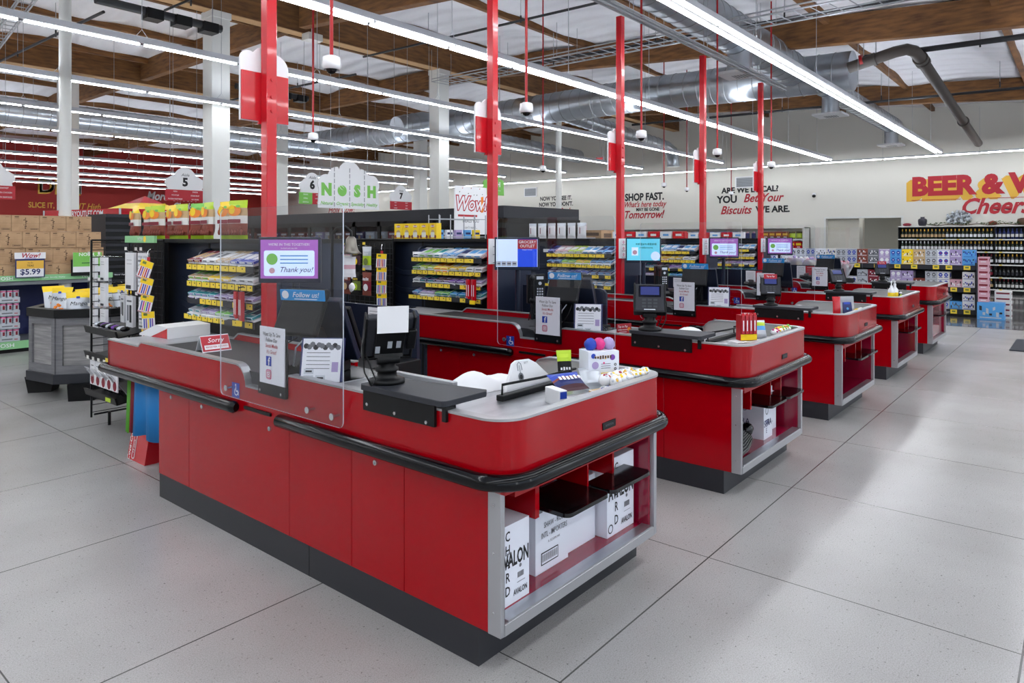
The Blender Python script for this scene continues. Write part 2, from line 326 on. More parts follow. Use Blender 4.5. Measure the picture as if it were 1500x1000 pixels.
struct('outside_ground', MB().box((-30, YF-30, -.25), (50, YF-.2, -.05), 'outside_ground'))
# columns
def column(x, y, s, top, nm='column'):
    o = MB().box((-s/2, -s/2, 0), (s/2, s/2, top), 'column_paint').box((-s/2-.02, -s/2-.02, top-.12), (s/2+.02, s/2+.02, top), 'column_paint').box((-s/2-.004, -s/2-.004, 1.95), (s/2+.004, s/2+.004, 1.965), 'off_white').build(nm, loc=(x, y, 0), bevel=.006)
    o['kind'] = 'structure'; return o
column(6.1, 11.85, .33, 5.5); column(11.57, 11.85, .33, 5.5); column(6.0, 18.8, .36, 5.4); column(11.65, 18.8, .36, 5.4); column(17.4, 18.8, .36, 5.4)
for x, y, r, t in ((3.57, 11.3, .078, 5.95), (16.4, 11.85, .085, 5.4)):
    o = MB().cyl((0, 0, 0), (0, 0, t), r, 'column_paint', n=24).build('round_column', loc=(x, y, 0)); o['kind'] = 'structure'
# girders along x and beams along y, joists along x
def beam_y(x, y0, y1, w_, h, under):
    z0, z1 = roofz(y0)-.1, roofz(y1)-.1
    o = MB().prism([(y0, z0-h), (y1, z1-h), (y1, z1), (y0, z0)], 'x', x-w_/2, x+w_/2, 'wood').build('roof_beam', bevel=.01, seg=1); o['kind'] = 'structure'
for x in (2.2, 7.65, 13.0, 20.0):
    beam_y(x, YF, 11.55, .17, .5, 0); beam_y(x, 12.05, 18.6, .17, .5, 0); beam_y(x, 19.0, 29.0, .17, .5, 0); beam_y(x, 29.2, YR, .17, .5, 0)
for y in (11.8, 18.8, 29.1):
    o = MB().box((XL, y-.11, 5.5), (XW, y+.11, 6.1), 'wood').box((XL, y-.125, 5.485), (XW, y+.125, 5.5), 'wood_pale').build('roof_girder'); o['kind'] = 'structure'
k = 0; y = YF+1.22
while y < YR-1:
    if min(abs(y-g) for g in (11.8, 18.8, 29.1)) > .5:
        zz = roofz(y)-.06
        o = MB().box((XL, y-.045, zz-.19), (XW, y+.045, zz), 'wood').build('roof_joist'); o['kind'] = 'structure'
    y += 2.44
# ------------------------------------------------------------------ light rows
def light_row(y, x0, x1, label, double, z=3.8, grp='rows of strip lights hanging from the roof'):
    t = thing('strip_light', label, 'light', (x0, y, z), 0, grp); Lx = x1-x0; off = .055 if double else 0
    hw = .1 if double else .062; m = MB()
    for sg in (-1, 1): m.prism([(sg*hw-.004, .028), (sg*hw+.004, .028), (sg*(hw-.012)+.004, .10), (sg*(hw-.012)-.004, .10)], 'x', 0, Lx, 'fixture_white')
    m.box((0, -hw, .030), (Lx, hw, .036), 'fixture_white').box((0, -hw+.01, .0285), (Lx, hw-.01, .0299), 'dark_grey'); m.build('housing', t)
    n = int(Lx/1.205); s = Lx/n
    for i in range(n):
        tm = MB()
        for o_ in ((-off, off) if double else (0,)):
            tm.box((i*s+.03, o_-.016, .012), ((i+1)*s-.03, o_+.016, .028), 'tube')
        tm.box((i*s+.05, -.045, .045), ((i+1)*s-.05, .045, .05), 'added_uplight')  # glowing strip added above the tubes to brighten the ceiling
        tm.build('light_tube', t)
    hm = MB()
    for i in range(0, n+1, 2):
        h = min(roofz(y)-3.85-.1, 2.2); x = i*s; hm.tube([(x, 0, .2), (x, 0, h)], .004, 'conduit', 4); hm.tube([(x-.1, 0, .075), (x, 0, .2), (x+.1, 0, .075)], .003, 'conduit', 4)
    hm.build('hanger_wire', t)
RW = [(3.10, -8.6, 21.7, True), (5.87, -8.6, 21.7, True)]+[(8.62+2.77*i, -8.6, 20.5 if i < 2 else 20, False) for i in range(10)]+[(.33, -8.6, 21.7, True), (-2.44, -8.6, 21.7, True)]  # last two rows are out of view, added to brighten the counter faces
for i, (y, a, b, d) in enumerate(RW):
    light_row(y, a, b, ('%s hanging row of bright linear strip lights counted from the checkout lanes' % ORD[i]), d)
m = MB()
t = thing('strip_light', 'row of strip lights running along the white back wall', 'light', (22.9, -2.5, 3.85), 0)
MB().box((-.05, 0, .03), (.05, 36, .07), 'fixture_white').build('housing', t)
for i in range(15): MB().box((-.016, i*2.4+.04, .008), (.016, i*2.4+2.36, .03), 'tube').build('light_tube', t)
hm = MB()
for i in range(16): hm.tube([(0, i*2.4, .07), (0, i*2.4, 1.3)], .004, 'conduit', 4)
hm.build('hanger_wire', t)
# ------------------------------------------------------------------ ducts
def duct(name, label, pts, r, group='round metal air ducts under the roof', diff=()):
    t = thing(name, label, 'duct', (0, 0, 0), 0, group); m = MB(); P = [Vector(p) for p in pts]; m.tube(P, r, 'galv', 28)
    for a, b in zip(P[:-1], P[1:]):
        d = (b-a); L_ = d.length; n = int(L_/.3)
        for k in range(1, n):
            q = a+d*(k/n); m.tube([q-d.normalized()*.008, q, q+d.normalized()*.008], [r, r+.012, r], 'conduit', 28, caps=False)
    m.build('duct_pipe', t)
    for (x, y, z, rr) in diff:
        q = MB(); q.cyl((x, y, z-r-.32), (x, y, z-.1), rr, 'galv', n=20).lathe([(rr+.012, -.28), (rr+.012, -.2)], (x, y, z-r), 'galv'); q.build('drop_collar', t)
        q = MB(); q.box((x-.3, y-.3, z-r-.36), (x+.3, y+.3, z-r-.32), 'white'); q.rect((x+.08, y, z-r-.36), .26, .26, X3, -Y3, 'mid_grey', .002)
        for j in range(5): q.rect((x+.08, y-.1+j*.05, z-r-.36), .26, .012, X3, -Y3, 'white', .004)
        q.build('ceiling_diffuser', t)
duct('main_duct', 'large round metal duct crossing above the far lanes, with its open end capped', [(14.35, 3.45, 4.72), (14.35, 8, 4.86), (14.35, 14, 4.86), (14.35, 24, 4.86)], .38)
duct('branch_duct', 'round metal branch duct with square vents running beside the first strip light row', [(2.5, 4.5, 4.98), (11.8, 4.5, 4.9), (14.1, 4.5, 4.84)], .32, diff=((11.4, 4.5, 4.94, .2),))
duct('branch_duct', 'thinner metal branch duct beyond the main duct, two square vents under it', [(14.6, 4.3, 4.76), (21.9, 4.2, 4.66)], .22, diff=((15.9, 4.28, 4.74, .17), (21.5, 4.2, 4.66, .17)))
duct('long_duct', 'long round duct hanging parallel to the strip lights deep in the store', [(-8, 20.6, 4.7), (14.2, 20.6, 4.7)], .33)
duct('elbow_duct', 'slim metal duct near the back wall turning down in an elbow', [(14.5, 10.6, 4.8), (20.6, 10.6, 4.5), (21.0, 10.6, 4.4), (21.15, 10.6, 4.1), (21.15, 10.6, 3.9)], .2)
duct('branch_duct', 'short metal branch duct leaving the main duct above the middle lanes', [(14.4, 15.3, 4.86), (22.5, 15.3, 4.7)], .25)
duct('branch_duct', 'short metal branch duct on the aisle side of the main duct', [(12.3, 14.2, 4.5), (13.2, 14.2, 4.75), (14.2, 14.2, 4.8)], .27)
# dark roof drain and sprinkler pipes
t = thing('drain_pipe', 'thick dark roof drain pipe with clamps bending toward the back wall', 'pipe')
m = MB(); m.tube([(13.6, 3.35, 4.62), (13.6, 2.6, 4.78), (13.62, 2.42, 4.8), (13.75, 2.33, 4.78), (14.0, 2.3, 4.74), (18.5, 2.3, 4.4), (22.6, 2.3, 4.1)], .1, 'pipe_dark', 14)
m.build('pipe', t)
for x in (14.1, 14.3, 19.6): MB().cyl((x, 2.3, 4.74-(x-14)*.075), (x+.12, 2.3, 4.73-(x-14)*.075), .125, 'pipe_dark').build('clamp', t)
for y in (2.9, 3.1): MB().cyl((13.6, y, 4.71), (13.6, y+.05, 4.7), .12, 'red_matte' if y > 3 else 'pipe_dark').tube([(13.6, y, 4.8), (13.6, y, 5.3)], .008, 'conduit', 5).build('pipe_hanger', t)
for i, (x, y0, y1, z, r) in enumerate(((14.0, -3, 3.2, 4.86, .05), (10.9, -3, 9.5, 5.02, .028), (17.4, -3, 10, 4.75, .03), (8.9, 5, 11.3, 5.2, .022), (5.1, 8.5, 11.6, 5.25, .02), (4.4, 12.2, 18.5, 5.3, .025), (9.4, 12.2, 18.5, 5.2, .025))):
    m = MB(); m.tube([(x, y0, z-.02*(y1-y0)), (x, y1, z)], r, 'pipe_black', 8)
    n = int((y1-y0)/2.2)
    for k in range(1, n+1): yy = y0+k*2.2; m.cyl((x, yy, z-.12), (x, yy, z), .014, 'pipe_black', n=6).cyl((x, yy, z), (x, yy, min(z+.5, roofz(yy)-.2)), .006, 'conduit', n=5)
    tag(m.build('sprinkler_pipe'), 'thin black sprinkler pipe hung under the roof, %s of seven' % ORD[i], 'pipe', 'sprinkler pipes')
# cable trays and conveyor-like wire trays
def tray(label, a, b, wd, hung=True):
    t = thing('cable_tray', label, 'cable tray', (0, 0, 0), 0, 'metal cable trays'); a, b = Vector(a), Vector(b); d = (b-a).normalized(); s = d.cross(Z3)*wd/2; m = MB()
    for q in (-1, 1): m.tube([a+s*q, b+s*q], .014, 'conduit', 6).tube([a+s*q+Z3*.06, b+s*q+Z3*.06], .012, 'conduit', 6)
    n = int((b-a).length/.25)
    for k in range(n+1): p = a+d*(k*.25); m.tube([p-s, p+s], .007, 'conduit', 4)
    m.build('wire_tray', t); m = MB()
    for k in range(0, n+1, 8):
        p = a+d*(k*.25); top = roofz(p.y)-.3
        for q in (-1, 1): m.tube([p+s*q, V(p.x+s.x*q, p.y+s.y*q, top)], .004, 'conduit', 4)
    m.build('tray_hanger', t)
tray('wide metal wire tray crossing between the square columns and the second red pole', (11.3, 11.5, 5.1), (9.3, -2, 4.4), .55)
tray('slim slotted metal rail joining the tops of the red poles', (1.0, 4.03, 4.07), (12.2, 4.03, 4.07), .05)
tray('white service rail sloping up beside the round column', (2.9, 9.0, 4.95), (3.9, 17, 5.0), .18)
for i, (x, y) in enumerate(((5.2, 11.4), (3.2, 18.5), (9.6, 15.4))):
    t = thing('door_track', 'black motorised fitting hanging beside the %s square column' % ['first', 'third', 'second'][i], 'ceiling fitting', (x, y, 5.0), 0, 'black ceiling fittings')
    m = MB(); m.tube([(-1.2, 0, .1), (.75, 0, .1)], .07, 'pipe_black', 8); m.build('bar', t)
    for k in range(3): MB().box((-.5+k*.45, -.12, -.02), (-.25+k*.45, .12, .14), 'black').build('motor_box', t)
    m = MB()
    for k in (-1, .6): m.tube([(k, 0, .1), (k, 0, .9)], .008, 'conduit', 4)
    m.build('hanger', t)
# junction boxes on the wood at the girders
for (x, y, z, l) in ((7.9, 11.6, 5.42, 'pale junction box under the wooden girder between the square columns'), (13.5, 1.9, 5.02, 'white junction box above the dark drain pipe')):
    t = thing('junction_box', l, 'electrical box', (x, y, z)); MB().box((-.16, -.12, -.07), (.16, .12, .07), 'off_white').build('box', t, bevel=.01); MB().cyl((0, 0, .07), (0, 0, .22), .02, 'white', n=8).build('conduit', t)
# wall vents, exit sign, wall lettering
for y, z, l in ((9.2, 3.47, 'small louvred wall vent above the words ARE WE LOCAL'), (18.7, 3.52, 'small louvred wall vent near the words NOW YOU SEE IT')):
    m = MB().box((XW-.03, y-.35, z-.2), (XW-.005, y+.35, z+.2), 'white')
    m.box((XW-.036, y-.3, z-.16), (XW-.03, y+.3, z+.16), 'mid_grey')
    for k in range(6): m.box((XW-.045, y-.3, z-.15+k*.055), (XW-.036, y+.3, z-.135+k*.055), 'conduit')
    tag(m.build('wall_vent'), l, 'vent')
t = thing('exit_sign', 'small red EXIT sign hanging before the white back wall', 'sign', (22.0, 14.0, 4.45)); m = MB().box((-.03, -.17, -.1), (.03, .17, .1), 'white'); m.rect((-.03, 0, 0), .33, .19, -Y3, Z3, 'pink').text('EXIT', .14, (-.032, 0, 0), -Y3, Z3, 'exit_red', .02); m.build('panel', t); MB().tube([(0, 0, .1), (0, 0, 1.66)], .006, 'conduit', 5).build('rod', t)
def lettering(label, lines, thick=.004, x=XW-.006, wall='x'):
    t = thing('wall_lettering', label, 'wall sign'); m = MB()
    for (s, size, y, z, mt, bold, shear, sx) in lines:
        if wall == 'x': m.text(s, size, (x, y, z), -Y3, Z3, mt, bold, shear, 3, sx, off=.001)
        else: m.text(s, size, (y, x, z), X3, Z3, mt, bold, shear, 3, sx, off=.001)
    m.build('letters', t); return t
t = lettering('big red BEER and WINE lettering with gold shadow, Cheers! below it', [])
m = MB()
for k in range(4): m.text('BEER & WINE', .74, (XW-.004-k*.0006, 2.02+.03*k, 2.98-.025*k-.02), -Y3, Z3, 'gold', .05, 0, 3, .98, off=0)
m.build('gold_shadow', t); MB().text('BEER & WINE', .74, (XW-.008, 1.95, 3.04), -Y3, Z3, 'red_ink', .055, 0, 3, .98).build('letters', t)
MB().text('Cheers!', .62, (XW-.008, 1.98, 2.42), -Y3, Z3, 'red_ink', .03, .35, 3, .9).build('script', t)
m = MB(); m.box((XW-.01, 2.85, 2.655), (XW-.004, 4.1, 2.67), 'red_ink').box((XW-.01, .9, 2.655), (XW-.004, 2.2, 2.67), 'red_ink'); m.build('rule_line', t)
lettering('painted wall slogan ARE WE LOCAL? You Bet Your Biscuits WE ARE', [('ARE WE LOCAL?', .27, 9.05, 3.2, 'black_ink', .04, 0, 1), ('YOU', .34, 9.85, 2.88, 'black_ink', .04, 0, 1), ('Bet Your', .4, 8.6, 2.9, 'red_ink', .022, .35, .9), ('Biscuits', .4, 9.55, 2.5, 'red_ink', .022, .35, .9), ('WE ARE.', .3, 8.25, 2.5, 'black_ink', .04, 0, 1)])
lettering('painted wall slogan SHOP FAST. What\'s here today may be gone Tomorrow', [('SHOP FAST.', .38, 13.15, 3.1, 'black_ink', .04, 0, .85), ('What\'s here today', .3, 13.15, 2.82, 'red_ink', .018, .35, .8), ('MAY BE GONE', .17, 13.0, 2.62, 'black_ink', .035, 0, .9), ('Tomorrow!', .42, 13.2, 2.42, 'red_ink', .022, .35, .85)])
lettering('painted wall slogan NOW YOU SEE IT. NOW YOU DON\'T. Today\'s Deals', [('NOW YOU SEE IT.', .24, 17.35, 3.2, 'black_ink', .035, 0, .85), ('NOW YOU DON\'T.', .24, 17.35, 2.95, 'black_ink', .035, 0, .85), ('Today\'s Deals', .36, 17.35, 2.65, 'red_ink', .02, .35, .8), ('Don\'t Last', .26, 17.3, 2.4, 'red_ink', .018, .35, .8)])
lettering('red DAIRY lettering with Holy Cow script on the far white wall', [('DAIRY', .8, 32.2, 3.7, 'red_ink', .03, 0, .9), ('Holy Cow!', .6, 32.2, 3.1, 'red_ink', .01, .35, .9)])
lettering('gold SLICE IT, DICE IT High slogan on the red wall', [('SLICE IT, DICE', .36, 11.5, 3.08, 'gold', .02, 0, .8), ('IT High', .42, 13.2, 3.08, 'gold', .008, .3, .8)], x=YR-.006, wall='y')
lettering('white and gold DELI lettering on the red wall', [('DELI', .95, 11.9, 3.95, 'gold', .04, 0, 1.0), ('DELI', .95, 11.95, 4.0, 'off_white', .02, 0, 1.0)], x=YR-.01, wall='y')
lettering('white script slogan More Cheese LESS Cheddar on the red wall', [('More Cheese', .62, 17.3, 3.75, 'white', .03, .3, .8), ('LESS', .36, 16.6, 3.25, 'gold', .02, 0, 1), ('Cheddar', .5, 18.0, 3.25, 'white', .03, .3, .8)], x=YR-.006, wall='y')
tag(MB().sph((XW-.05, 6.9, 2.9), (.06, .06, .05), 'black').box((XW-.06, 6.85, 2.93), (XW, 6.95, 3.0), 'white').build('wall_camera'), 'tiny dark camera fixed on the white wall above the opening', 'camera')
tag(MB().box((14.7, -.9, .003), (16.0, -.02, .016), 'mat_dark').build('door_mat', loc=(-3.1, .85, 0)), 'dark rubber entrance mat on the pale floor', 'mat')
# ------------------------------------------------------------------ checkout counter (local: x across the lane end, y up the lane, origin at near end corner)
def arc(cx, cy, r, a0, a1, n=8): return [(cx+r*math.cos(math.radians(a0+(a1-a0)*k/n)), cy+r*math.sin(math.radians(a0+(a1-a0)*k/n))) for k in range(n+1)]
def outline(o):
    """outer path of the upper band offset outwards by o: from the belt end, round the near end, to the bag well's back"""
    r = .12+o; x0, x1, y0 = -.02-o, 1.165+o, -.035-o
    p = [(x0, 3.40), (x0, 2.96), (x0, 2.93), (x0, 2.89), (x0, 2.86), (x0, 2.4), (x0, 1.76), (x0, 1.735), (x0, 1.71), (x0, 1.685), (x0, 1.67), (x0, 1.665), (x0, 1.42), (x0, 1.39), (x0, 1.34), (x0, 1.31), (x0, 1.28), (x0, .9), (x0, .4)]
    p += arc(x0+r, y0+r, r, 180, 270, 12); p += arc(x1-r, y0+r, r, 270, 360, 12); p += [(x1, .4), (x1, .62), (x1, .66), (x1, .70), (x1, .73), (x1, .75)]
    return p
def topz(q, side):
    y = q[1]
    if side == 0:
        T = [(3.5, .872), (2.93, .872), (2.89, .9), (1.76, .9), (1.735, .896), (1.71, .885), (1.685, .86), (1.67, .83), (1.665, .8), (1.42, .8), (1.39, .806), (1.34, .86), (1.31, .885), (1.28, .9), (-9, .9)]
    else: T = [(.8, .82), (.75, .83), (.73, .86), (.70, .885), (.66, .897), (.62, .9), (-9, .9)]
    for (ya, za), (yb, zb) in zip(T[:-1], T[1:]):
        if yb <= y <= ya: return za+(zb-za)*((ya-y)/(ya-yb) if ya != yb else 0)
    return .9
def wallpath(m, outer, inner, z0, z1, mt):
    n = len(outer); vs = []
    for i in range(n):
        side = 0 if i < n//2 else 1; a, b = outer[i], inner[i]
        lo = z0(a, side) if callable(z0) else z0; hi = z1(a, side)
        vs += [(a[0], a[1], lo), (a[0], a[1], hi), (b[0], b[1], hi), (b[0], b[1], lo)]
    for k in range(4):
        sv = [v for i in range(n) for v in (vs[i*4+k], vs[i*4+(k+1) % 4])]
        m.add(sv, [(2*i, 2*i+2, 2*i+3, 2*i+1) for i in range(n-1)], mt, k in (0, 2))
    m.add(vs, [(0, 1, 2, 3), tuple((n-1)*4+k for k in (3, 2, 1, 0))], mt)
def make_counter():
    t = thing('checkout_counter', '', 'checkout counter', (1.842, 1.578, 0), 0, 'row of red checkout counters')
    MB().box((0, .107, 0), (.54, 2.68, .14), 'kick').box((.54, .107, 0), (1.131, 1.2, .14), 'kick').box((-.0008, 1.15, .0), (0, 1.153, .14), 'black').build('kick_base', t)
    # carcass: red box, open niche at the near end
    m = MB(); m.box((.012, .75, .14), (.545, 2.68, .66), 'red_matte').box((.545, .75, .14), (1.128, 1.2, .62), 'red_matte').box((.012, .02, .62), (1.128, .75, .66), 'red_matte')
    m.box((.012, .02, .14), (.04, .75, .62), 'red_deep').box((1.09, .02, .14), (1.128, .75, .62), 'red_deep'); m.build('cabinet_body', t)
    cuts = [0.058, .502, .836, 1.305, 2.301, 2.682]; lk = [None, .674, None, 1.469, 2.143, 2.51]
    for i in range(5):
        p = MB().box((-.004, cuts[i]+.0015, .141), (.012, cuts[i+1]-.0015, .66), 'red_gloss').build('side_panel', t, bevel=.0012, seg=1)
        ky = [None, .674, None, 1.469, 2.143, None][i] if i < 4 else None
        for ky in ([.674] if i == 1 else [1.469] if i == 3 else [2.143] if i == 3 else [2.51] if i == 4 else []):
            MB().cyl((-.012, ky, .617), (-.004, ky, .617), .011, 'screw', n=14).cyl((-.0135, ky, .617), (-.012, ky, .617), .005, 'grey_ink', n=8).build('lock', p)
        if i == 3: MB().cyl((-.012, 2.143, .619), (-.004, 2.143, .619), .011, 'screw', n=14).build('lock', p)
    # stainless frame of the open end
    m = MB(); m.box((-.006, -.002, .14), (.018, .058, .665), 'steel_trim').box((1.105, -.002, .14), (1.13, .03, .62), 'steel_trim').box((.018, -.002, .14), (1.105, .02, .178), 'steel_trim')
    for z in (.22, .43, .6): m.cyl((-.009, .03, z), (-.006, .03, z), .005, 'screw', n=8)
    m.build('steel_end_frame', t, bevel=.002, seg=1)
    MB().box((.04, .0, .17), (1.09, .055, .186), 'steel').box((.04, .055, .17), (1.09, .75, .186), 'red_deep').build('niche_floor', t)
    m = MB(); m.box((.245, .04, .47), (.27, .45, .64), 'red_gloss').box((.60, .04, .49), (.612, .45, .64), 'red_gloss').box((.80, .04, .49), (.815, .45, .64), 'red_gloss').box((.27, .2, .49), (.80, .22, .51), 'red_gloss').box((.245, .44, .50), (.815, .45, .64), 'red_deep').box((.1, .02, .6), (1.09, .06, .64), 'red_matte')
    m.build('bag_compartment', t)
    for x0, x1 in ((.30, .60), (.62, .95)):
        vb = .07 if x0 > .5 else .18; pts = [(x0, vb), (x0, -.05)]+arc(x0+.03, -.045, .03, 180, 270, 4)+arc(x1-.03, -.045, .03, 270, 360, 4)+[(x1, vb)]
        MB().prism(pts, 'z', .482, .498, 'black_gloss').build('fold_shelf', t, bevel=.003, seg=1)
    # upper band, trim, bumper
    o0, i0 = outline(0), outline(-.028)
    m = MB(); wallpath(m, o0, i0, .66, lambda a, s: topz(a, s)-.006, 'red_gloss'); m.box((-.02, 3.372, .66), (.55, 3.40, .866), 'red_gloss')
    m.box((-.006, .05, .655), (.545, 3.40, .665), 'red_matte').box((-.006, -.02, .645), (1.14, .3, .665), 'red_matte')
    m.build('upper_band', t)
    m = MB(); wallpath(m, outline(.003), outline(-.04), lambda a, s: topz(a, s)-.006, lambda a, s: topz(a, s)+.003, 'steel_trim'); m.build('steel_top_trim', t)
    def bump(idx0, idx1, extra=()):
        p = [(*q, .685) for q in outline(.02)][idx0:idx1]; return list(extra)+p
    ol = outline(.022)
    a = [(.02, 3.46, .685), (-.02, 3.455, .685), (-.042, 3.42, .685)]+[(q[0], q[1], .685) for q in ol if q[1] > 1.75 and q[0] < 0]+[(-.042, 1.74, .685), (-.038, 1.725, .685)]
    rr = [.02]+[.03]*(len(a)-2)+[.02]
    MB().tube(a, rr, 'rubber', 14).build('bumper_rail', t)
    b = [(-.038, 1.345, .685), (-.042, 1.33, .685), (-.042, .9, .685)]+[(q[0], q[1], .685) for q in ol[18:] if q[1] < .3]+[(1.187, .62, .685), (1.18, .64, .685)]
    rr = [.02]+[.03]*(len(b)-2)+[.02]
    m = MB().tube(b, rr, 'rubber', 14)
    m.build('bumper_rail', t)
    MB().box((-.03, 1.43, .685), (-.018, 1.67, .70), 'black').build('label_slot', t)
    # bag well
    m = MB(); pl = [(.01, .72)]+[(max(0, q[0]), q[1]) for q in arc(.1, .07, .09, 180, 270)]+arc(1.05, .07, .09, 270, 360)+[(1.14, .72)]
    m.prism(pl, 'z', .80, .812, 'steel'); wallpath(m, outline(-.029), outline(-.033), .805, lambda a, s: topz(a, s)-.002, 'well_grey'); m.build('bag_well', t)
    # scanning deck and belt
    m = MB(); m.box((.0, .68, .845), (.40, 1.40, .874), 'steel').box((.37, .60, .80), (.40, 1.05, .895), 'steel_trim').box((.0, 1.40, .78), (.55, 1.70, .80), 'black'); m.box((.02, 1.05, .874), (.40, 1.38, .878), 'black_gloss'); m.build('scanning_deck', t, bevel=.002, seg=1)
    m = MB(); m.prism([(1.55, .80), (1.70, .80), (2.88, .80), (2.88, .868), (1.62, .868), (1.57, .86), (1.55, .84)], 'x', .012, .515, 'belt'); m.build('conveyor_belt', t)
    MB().prism([(2.88, .84), (3.39, .84), (3.39, .868), (3.36, .872), (2.92, .872), (2.88, .868)], 'x', .008, .545, 'laminate_grey').build('belt_end_plate', t, bevel=.002, seg=1)
    m = MB(); m.prism([(1.5, .70), (3.39, .70), (3.39, .868), (2.78, .868), (2.72, .905), (1.85, .905), (1.78, .88), (1.7, .86), (1.5, .86)], 'x', .522, .544, 'red_gloss')
    m.prism([(1.5, .86), (1.7, .86), (1.78, .88), (1.85, .905), (2.72, .905), (2.78, .868), (3.39, .868), (3.39, .876), (2.785, .876), (2.725, .913), (1.85, .913), (1.775, .888), (1.7, .868), (1.5, .868)], 'x', .517, .549, 'steel_trim')
    m.build('belt_guard', t)
    # operator side
    m = MB(); m.box((.12, .70, .66), (.42, 1.6, .80), 'black').box((.52, 1.66, .3), (.54, 2.6, .66), 'black'); m.build('under_counter_housing', t)
    m = MB(); m.box((.62, 1.55, .0), (1.06, 2.50, .80), 'black'); m.build('cashier_cabinet', t, bevel=.004, seg=1)
    pts = [(1.60, .56), (2.52, .56), (2.52, 1.10), (1.66, 1.10), (1.625, 1.09), (1.60, 1.06)]
    m = MB(); m.prism(pts, 'x', 1.07, 1.095, 'navy_metal'); m.build('divider_panel', t, bevel=.003, seg=1)
    # plexiglass sheet with rounded corners on two bolts, outside the band
    y0, y1, z0, z1, r = .835, 1.865, .735, 1.685, .03
    pts = arc(y1-r, z1-r, r, 0, 90, 5)+arc(y0+r, z1-r, r, 90, 180, 5)+arc(y0+r, z0+r, r, 180, 270, 5)+arc(y1-r, z0+r, r, 270, 360, 5)
    pz = MB(); n = len(pts); xo = -.05
    fr = [(xo, a, b) for a, b in pts]; bk = [(xo+.006, a, b) for a, b in pts]
    pz.add(fr+bk, [tuple(range(n))[::-1], tuple(range(n, 2*n))], 'plexi')
    pz.add(fr+bk, [(i, (i+1) % n, n+(i+1) % n, n+i) for i in range(n)], 'plexi_edge')
    sh = pz.build('plexiglass_shield', t); sh['label'] = 'clear upright sheet'
    for y in (1.79, 1.08, .90): MB().cyl((-.06, y, .778), (-.02, y, .778), .006, 'screw', n=10).cyl((-.062, y, .778), (-.056, y, .778), .015, 'screw', n=16).build('bolt', sh)
    # pin pad shelf
    m = MB(); m.prism([(-.045, .72)]+[(-.045, .30)]+arc(-.02, .265, .025, 180, 270, 4)+[(.19, .24), (.215, .26), (.14, .74), (-.03, .74)], 'z', .915, .938, 'dark_grey')
    s = m.build('pin_pad_shelf', t, bevel=.003)
    m = MB(); m.box((-.034, .30, .832), (-.022, .72, .915), 'black').box((-.034, .24, .86), (.02, .26, .915), 'black'); m.build('shelf_bracket', s)
    for y, z in ((.34, .845), (.52, .85), (.69, .86)): MB().cyl((-.04, y, z), (-.034, y, z), .007, 'screw', n=12).build('screw', s)
    # wheelchair sticker
    m = MB(); q = (-.0215, 1.795-.0+.0, .765); m.rect((-.021, 1.80-.04, .765), .075, .075, -Y3, Z3, 'acc_blue')
    c = V(-.0225, 1.755, .757); m.disc(c, .019, -Y3, Z3, 'white', 0, 16, a0=120, a1=400, rin=.014); m.disc(c+V(0, .005, .034), .006, -Y3, Z3, 'white', 0, 10)
    m.rect(c+V(0, .003, .015), .006, .025, -Y3, Z3, 'white', 0); m.rect(c+V(0, -.008, .004), .022, .006, -Y3, Z3, 'white', 0); m.rect(c+V(0, -.021, -.006), .006, .02, -Y3+Z3*-.3, Z3, 'white', 0)
    st = m.build('wheelchair_sticker', t)
    m = MB(); m.box((.60, -.0375, .745), (.70, -.035, .775), 'black').text('CHECKOUT', .012, (.65, -.0375, .76), X3, Z3, 'grey_ink', .01, off=.001)
    m.names; m = MB(); m.box((.60, -.0385, .745), (.70, -.035, .775), 'black').text('ROYSTON', .013, (.65, -.0385, .76), X3, Z3, 'grey_ink', .01, off=.001); m.build('maker_plate', t)
    return t
C0 = make_counter()
CL = ['glossy red checkout counter nearest the entrance, with white wine cartons in its open end', 'second red checkout counter, black bags and white cartons in its open end', 'third red checkout counter, one white and one dark carton in its open end',
      'fourth red checkout counter, pale green carton standing in its open end', 'fifth and last red checkout counter beside the low beer gondola']
CL[0] = 'glossy red checkout counter at the front of the row, wine cartons in its open end'
C0['label'] = CL[0]
for k in range(1, 5): dup(C0, (1.842+PITCH*k, 1.578, 0), label=CL[k])

# ------------------------------------------------------------------ red poles with lane boards
def make_pole():
    t = thing('lane_pole', '', 'pole', (2.44, 4.06, 0), 0, 'red poles, one per checkout lane')
    m = MB().box((-.036, -.036, 0), (.036, .036, 4.03), 'red_paint')
    m.build('post', t, bevel=.004, seg=1)
    m = MB()
    for z in (2.35, 2.44, 2.55): m.cyl((0, -.044, z), (0, -.036, z), .011, 'red_paint', n=10)
    m.build('bolt', t)
    m = MB(); m.box((-.165, .038, 2.29), (.165, .052, 2.60), 'red_paint').box((-.045, .036, 2.27), (.045, .06, 2.6), 'red_paint'); m.build('lane_number_board', t)
    m = MB(); pts = [(-.165, 2.29), (.17, 2.29), (.17, 2.66)]+arc(.06, 2.66, .11, 0, 75, 6)+arc(-.02, 2.74, .07, 50, 130, 5)+arc(-.12, 2.7, .05, 60, 180, 5)
    pts = [(-.17, 2.285), (.175, 2.285)]+arc(.075, 2.64, .1, 0, 70, 5)+arc(.0, 2.70, .075, 45, 140, 6)+arc(-.11, 2.675, .06, 60, 170, 5)
    m.prism(pts, 'y', .052, .066, 'white'); m.build('cloud_backing', t); return t
P0 = make_pole()
PL = ['red square post behind the front checkout counter, lane board on it', 'red square post standing beside the second candy rack', 'red square post behind the third checkout counter', 'red square post behind the fourth checkout counter', 'red square post behind the fifth checkout counter']
P0['label'] = PL[0]
for k in range(1, 5): dup(P0, (2.44+PITCH*k, 4.06, 0), label=PL[k])
